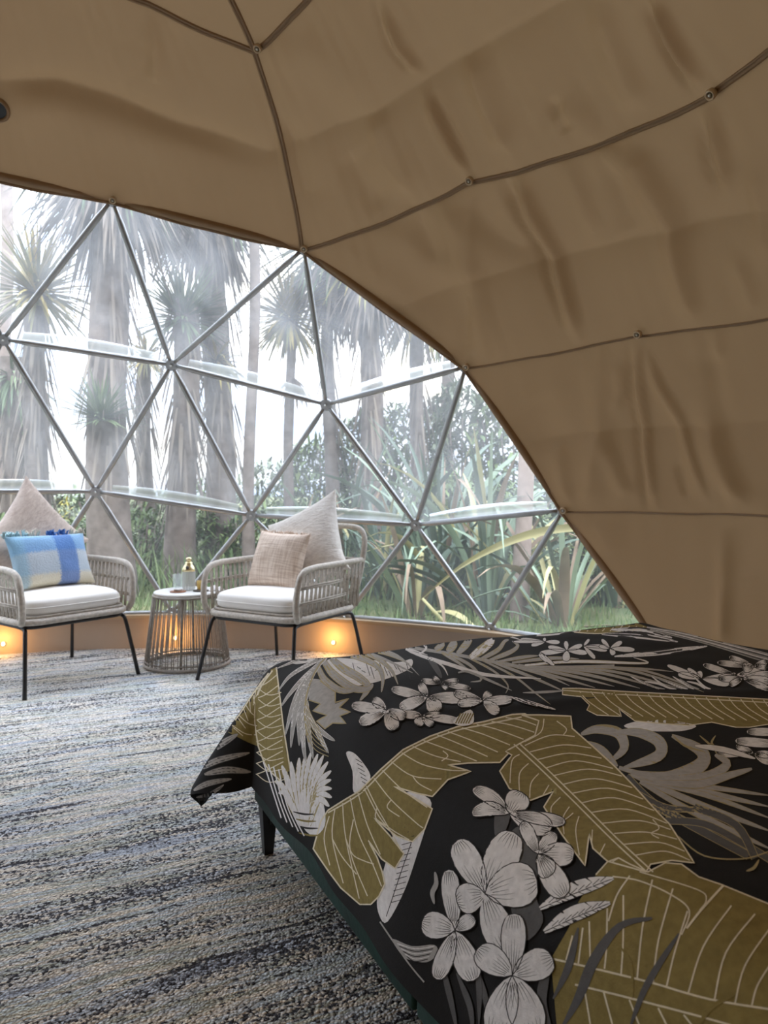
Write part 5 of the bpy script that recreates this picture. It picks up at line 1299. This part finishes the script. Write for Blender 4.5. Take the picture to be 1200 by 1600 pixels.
cabbage(455, 9.6, 17, 498, [(452, 500, 100, 280, 'leaf_olive', 0.7, -.55, 1), (458, 590, 60, 60, 'leaf_dead', 1.5, -.9, 0)], 'thin stemmed cabbage tree with a mop of olive leaves', 'trunk')
cabbage(516, 9.8, 22, 420, [(530, 420, 140, 260, 'leaf_dead', 1.5, -.8, .4), (520, 380, 150, 160, 'leaf_green', 1.1, -.5, .8)], 'slim trunk under hanging brown fronds near the fabric edge', skirt=50)
cabbage(577, 9.4, 36, 380, [(580, 440, 125, 230, 'leaf_dead', 1.5, -.8, .3), (575, 400, 140, 200, 'leaf_olive', 1.0, -.5, .8)], 'stout trunk with yellowing fronds close to the fabric edge', skirt=100)
cabbage(655, 10.2, 24, 430, [(650, 480, 110, 200, 'leaf_olive', 1.2, -.7, .7)], 'grey trunk rising behind the tall flax', skirt=60)
cabbage(700, 12.0, 22, 480, [(700, 480, 110, 160, 'leaf_green', 1.2, -.7, .7)], 'far grey trunk rising behind the flax', skirt=30)
cabbage(816, 6.5, 26, 380, [(816, 360, 150, 160, 'leaf_green', 1.2, -.6, .8)], 'smooth pinkish trunk standing among the dry flax leaves', 'trunk_pink')

# flax: every leaf a blade of its own
def blade_mesh(L, wd, bend, twist, kink=0.0):
    v, f = [], []; K = 9; p = Vector((0, 0, 0)); a = 0.0
    for k in range(K + 1):
        t_ = k / K; w_ = wd * (0.5 + 1.3 * t_ - 1.75 * t_ ** 2.2) if t_ < 1 else 0.0015; w_ = max(w_, 0.0015)
        ca, sa = math.cos(twist * t_), math.sin(twist * t_)
        nrm = Vector((0, -math.cos(a), math.sin(a)))
        for s_ in (-1, 0, 1):
            q = p + Vector((s_ * w_ * ca, s_ * w_ * sa, 0)) + (nrm * (-0.35 * w_) if s_ == 0 else Vector())
            v.append(q)
        a += bend / K * (0.4 + 1.6 * t_) + (kink if abs(t_ - 0.66) < 0.06 else 0); p = p + Vector((0, math.sin(a), math.cos(a))) * (L / K)
    for k in range(K):
        for j in (0, 1): f.append((k * 3 + j, k * 3 + j + 1, k * 3 + 4 + j, k * 3 + 3 + j))
    me = bpy.data.meshes.new('leaf'); me.from_pydata([tuple(q) for q in v], [], f); me.polygons.foreach_set('use_smooth', [True] * len(f)); return me
BLD = {}
for mk in ('flax', 'flax_pale', 'flax_yellow', 'flax_dry'):
    BLD[mk] = []
    for k in range(5):
        me = blade_mesh(1.0, 0.030 + 0.008 * (k % 3), (0.35, 0.7, 1.2, 1.7, 0.5)[k], (0.3, -0.4, 0.6, -0.2, 0.1)[k], (0, 0, 0, 0.5, 1.3)[k]); me.materials.append(M[mk]); BLD[mk].append(me)
def flax(u, d, n, L, spread, mix, label, seed):
    random.seed(seed); x, y = (u - 600) / F * d, d; gz = ground_z(x, y) - 0.02
    rt = empty('flax_plant', (x, y, gz)); tag(rt, label, 'plant', 'flax plants outside the bay')
    for k in range(n):
        mk = random.choices(('flax', 'flax_pale', 'flax_yellow', 'flax_dry'), mix)[0]
        o = bpy.data.objects.new('leaf', random.choice(BLD[mk])); COL.objects.link(o); o.parent = rt
        az_ = random.uniform(0, 2 * math.pi); tilt = abs(random.gauss(0, spread)); r_ = random.uniform(0, 0.16)
        o.location = (r_ * math.cos(az_), r_ * math.sin(az_), 0)
        o.rotation_euler = (-tilt if False else 0, 0, 0)
        o.rotation_euler = (Matrix.Rotation(az_ - math.pi / 2, 3, 'Z') @ Matrix.Rotation(-tilt, 3, 'X')).to_euler()
        s_ = L * random.uniform(0.6, 1.1); o.scale = (1.0 * random.uniform(.7, 1.3), s_, s_)
    return rt
flax(690, 7.3, 42, 2.1, 0.30, (6, 4, 1, 1), 'tall upright grey green flax in front of the grey trunk', 4)
flax(600, 7.8, 38, 1.8, 0.34, (8, 3, 1, 1), 'dense dark green flax behind the cream furry cushion', 5)
flax(762, 6.7, 40, 1.8, 0.40, (5, 4, 2, 3), 'flax with wide pale blades beside the smooth pinkish trunk', 6)
flax(880, 6.2, 34, 1.45, 0.60, (3, 3, 4, 6), 'sprawling half dead flax with broken straw coloured leaves', 7)
flax(650, 6.6, 30, 1.2, 0.55, (6, 2, 1, 2), 'low arching flax in front of the tall upright flax', 8)
flax(960, 7.2, 34, 1.9, 0.45, (5, 4, 2, 3), 'flax half hidden by the fabric edge', 9)
flax(455, 9.2, 30, 1.5, 0.5, (7, 2, 1, 1), 'dark flax beneath the mop headed cabbage tree', 10)
flax(540, 8.4, 30, 1.7, 0.42, (7, 3, 1, 1), 'leafy flax beside the slim trunk', 11)
# the one long yellowed leaf arching across
rt = empty('flax_plant', on_floor(690, 930, -0.12)); rt.location = Vector(((700 - 600) / F * 5.9, 5.9, ground_z(0.5, 5.9))); tag(rt, 'single long yellow leaf arching over in front of the pinkish trunk', 'plant', 'flax plants outside the bay')
pts = [at(660, 935, 5.9), at(720, 885, 5.8), at(790, 848, 5.7), at(860, 828, 5.6), at(930, 826, 5.5), at(985, 840, 5.4)]
pts = catmull(pts, 4); v, f = [], []
for k, p in enumerate(pts):
    t_ = k / (len(pts) - 1); w_ = 0.008 + 0.032 * math.sin(math.pi * min(1, t_ * 1.02)) ** 1.3
    up = Vector((0.15, -0.35, 0.9)).normalized(); v += [p - up * w_ - rt.location, p + Vector((0, 0.02, 0)) - rt.location, p + up * w_ - rt.location]
for k in range(len(pts) - 1):
    for j in (0, 1): f.append((k * 3 + j, k * 3 + j + 1, k * 3 + 4 + j, k * 3 + 3 + j))
mesh('leaf', v, f, M['flax_yellow'], rt)
mb = MB(); mb.tube([(0, 0, 0), pts[0] - rt.location], [0.02, 0.012], 6); mb.build('leaf_base', M['flax_yellow'], rt)

# background shrubs
def shrub(u, d, wpx, vtop, mat_, label, n=420, ls=0.11, grp='shrubs at the edge of the lawn'):
    x, y = (u - 600) / F * d, d; gz = ground_z(x, y) - 0.04; zt = HC + (YH - vtop) / F * d - gz; R = wpx / 2 / F * d
    rt = empty('shrub', (x, y, gz)); tag(rt, label, 'shrub', grp)
    mb = MB()
    for k in range(5):
        a = random.uniform(0, 6.28); mb.tube([(0.05 * math.cos(a), .05 * math.sin(a), 0), (R * .3 * math.cos(a), R * .3 * math.sin(a), zt * .45), (R * .6 * math.cos(a), R * .5 * math.sin(a), zt * .8)], [0.03, 0.02, 0.008], 5)
    mb.build('stem', M['trunk'], rt)
    mb = MB()
    for k in range(n):
        a = random.uniform(0, 6.28); zz = random.random() ** 0.7; rr_ = R * math.sqrt(random.random()) * (1.05 - 0.55 * zz ** 2)
        p = Vector((rr_ * math.cos(a), rr_ * math.sin(a) * 0.7, 0.03 + zt * zz * (1 - 0.25 * (rr_ / R) ** 2)))
        dd = Vector((random.gauss(0, 1), random.gauss(0, 1), random.gauss(0.3, 0.8)))
        leaf_strip(mb, p, dd, ls * random.uniform(.6, 1.5), ls * 0.2, 0.6, 2)
    mb.build('foliage', M[mat_], rt); return rt
random.seed(77)
kinds = [('shrub', 'dark green shrub at the far edge of the lawn'), ('shrub2', 'grey green shrub at the far edge of the lawn')]
for k, (u, d, wp, vt) in enumerate(((-60, 13, 220, 740), (60, 12.5, 180, 770), (150, 13.5, 170, 765), (245, 12.8, 170, 770), (330, 13.6, 170, 755), (420, 13.2, 170, 720), (500, 12.6, 170, 690), (570, 12.2, 160, 650), (640, 11.6, 170, 630),
                                     (720, 11.0, 180, 600), (800, 10.4, 190, 590), (890, 10.0, 200, 620), (980, 10.0, 200, 640), (1080, 10.5, 220, 640))):
    kk = kinds[k % 2]; shrub(u, d, wp, vt, kk[0], kk[1], 700 if u < 450 else 1700, 0.20)
for u, d, wp, vt, lb in ((40, 9.5, 150, 800, 'low behind the beige furry cushion'), (130, 9.0, 140, 815, 'beside the thickest shaggy trunk'), (225, 9.3, 150, 795, 'beside the short thin cabbage tree'), (310, 9.0, 140, 800, 'at the foot of the leaning shaggy trunk'),
                         (400, 8.8, 140, 790, 'at the foot of the bare pole like trunk'), (700, 8.3, 170, 740, 'behind the tall upright flax'), (800, 7.8, 170, 760, 'behind the smooth pinkish trunk'), (930, 7.4, 170, 780, 'behind the half dead flax')):
    shrub(u, d, wp, vt, 'shrub', 'leafy green bush ' + lb, 900, 0.13, 'bushes between the trunks')
for u, d, wp, vt, lb in ((98, 9.8, 36, 778, 'behind the tufted cabbage tree'), (182, 9.8, 40, 780, 'behind the thickest shaggy trunk'), (372, 9.6, 30, 790, 'beside the bare pole like trunk')): shrub(u, d, wp, vt, 'shrub_yellow', 'small bright yellow bush ' + lb, 130, 0.09, 'yellow bushes')
# grass tufts on the lawn
mb = MB(); random.seed(5)
for k in range(9000):
    a = math.radians(random.uniform(-40, 70)); r_ = random.uniform(3.6, 8.5); x, y = DC.x + r_ * math.sin(a), DC.y + r_ * math.cos(a)
    z = ground_z(x, y) - 0.01; h_ = random.uniform(0.05, 0.17); dx, dy = random.gauss(0, .04), random.gauss(0, .04)
    s_ = random.uniform(0.004, 0.009); mb.add([(x - s_, y, z), (x + s_, y, z), (x + dx, y + dy, z + h_)], [(0, 1, 2)])
M['grass'] = simple('grass_blade', (0.045, 0.10, 0.02), 0.6, island=1, col2=(0.15, 0.185, 0.055))
tag(mb.build('grass', M['grass'], None, False), 'short green grass growing on the lawn outside', 'grass', None, 'stuff')
mb = MB()
for k in range(3500):
    a = math.radians(random.uniform(-40, 20)); r_ = random.uniform(6.2, 9.5); x, y = DC.x + r_ * math.sin(a), DC.y + r_ * math.cos(a)
    z = ground_z(x, y) - 0.01
    leaf_strip(mb, (x, y, z), (random.gauss(0, .3), random.gauss(0, .3), 1), random.uniform(.3, .7), 0.012, 0.7, 3)
tag(mb.build('tall_grass', M['grass'], None, False), 'tall soft grass growing around the tree trunks', 'grass', None, 'stuff')
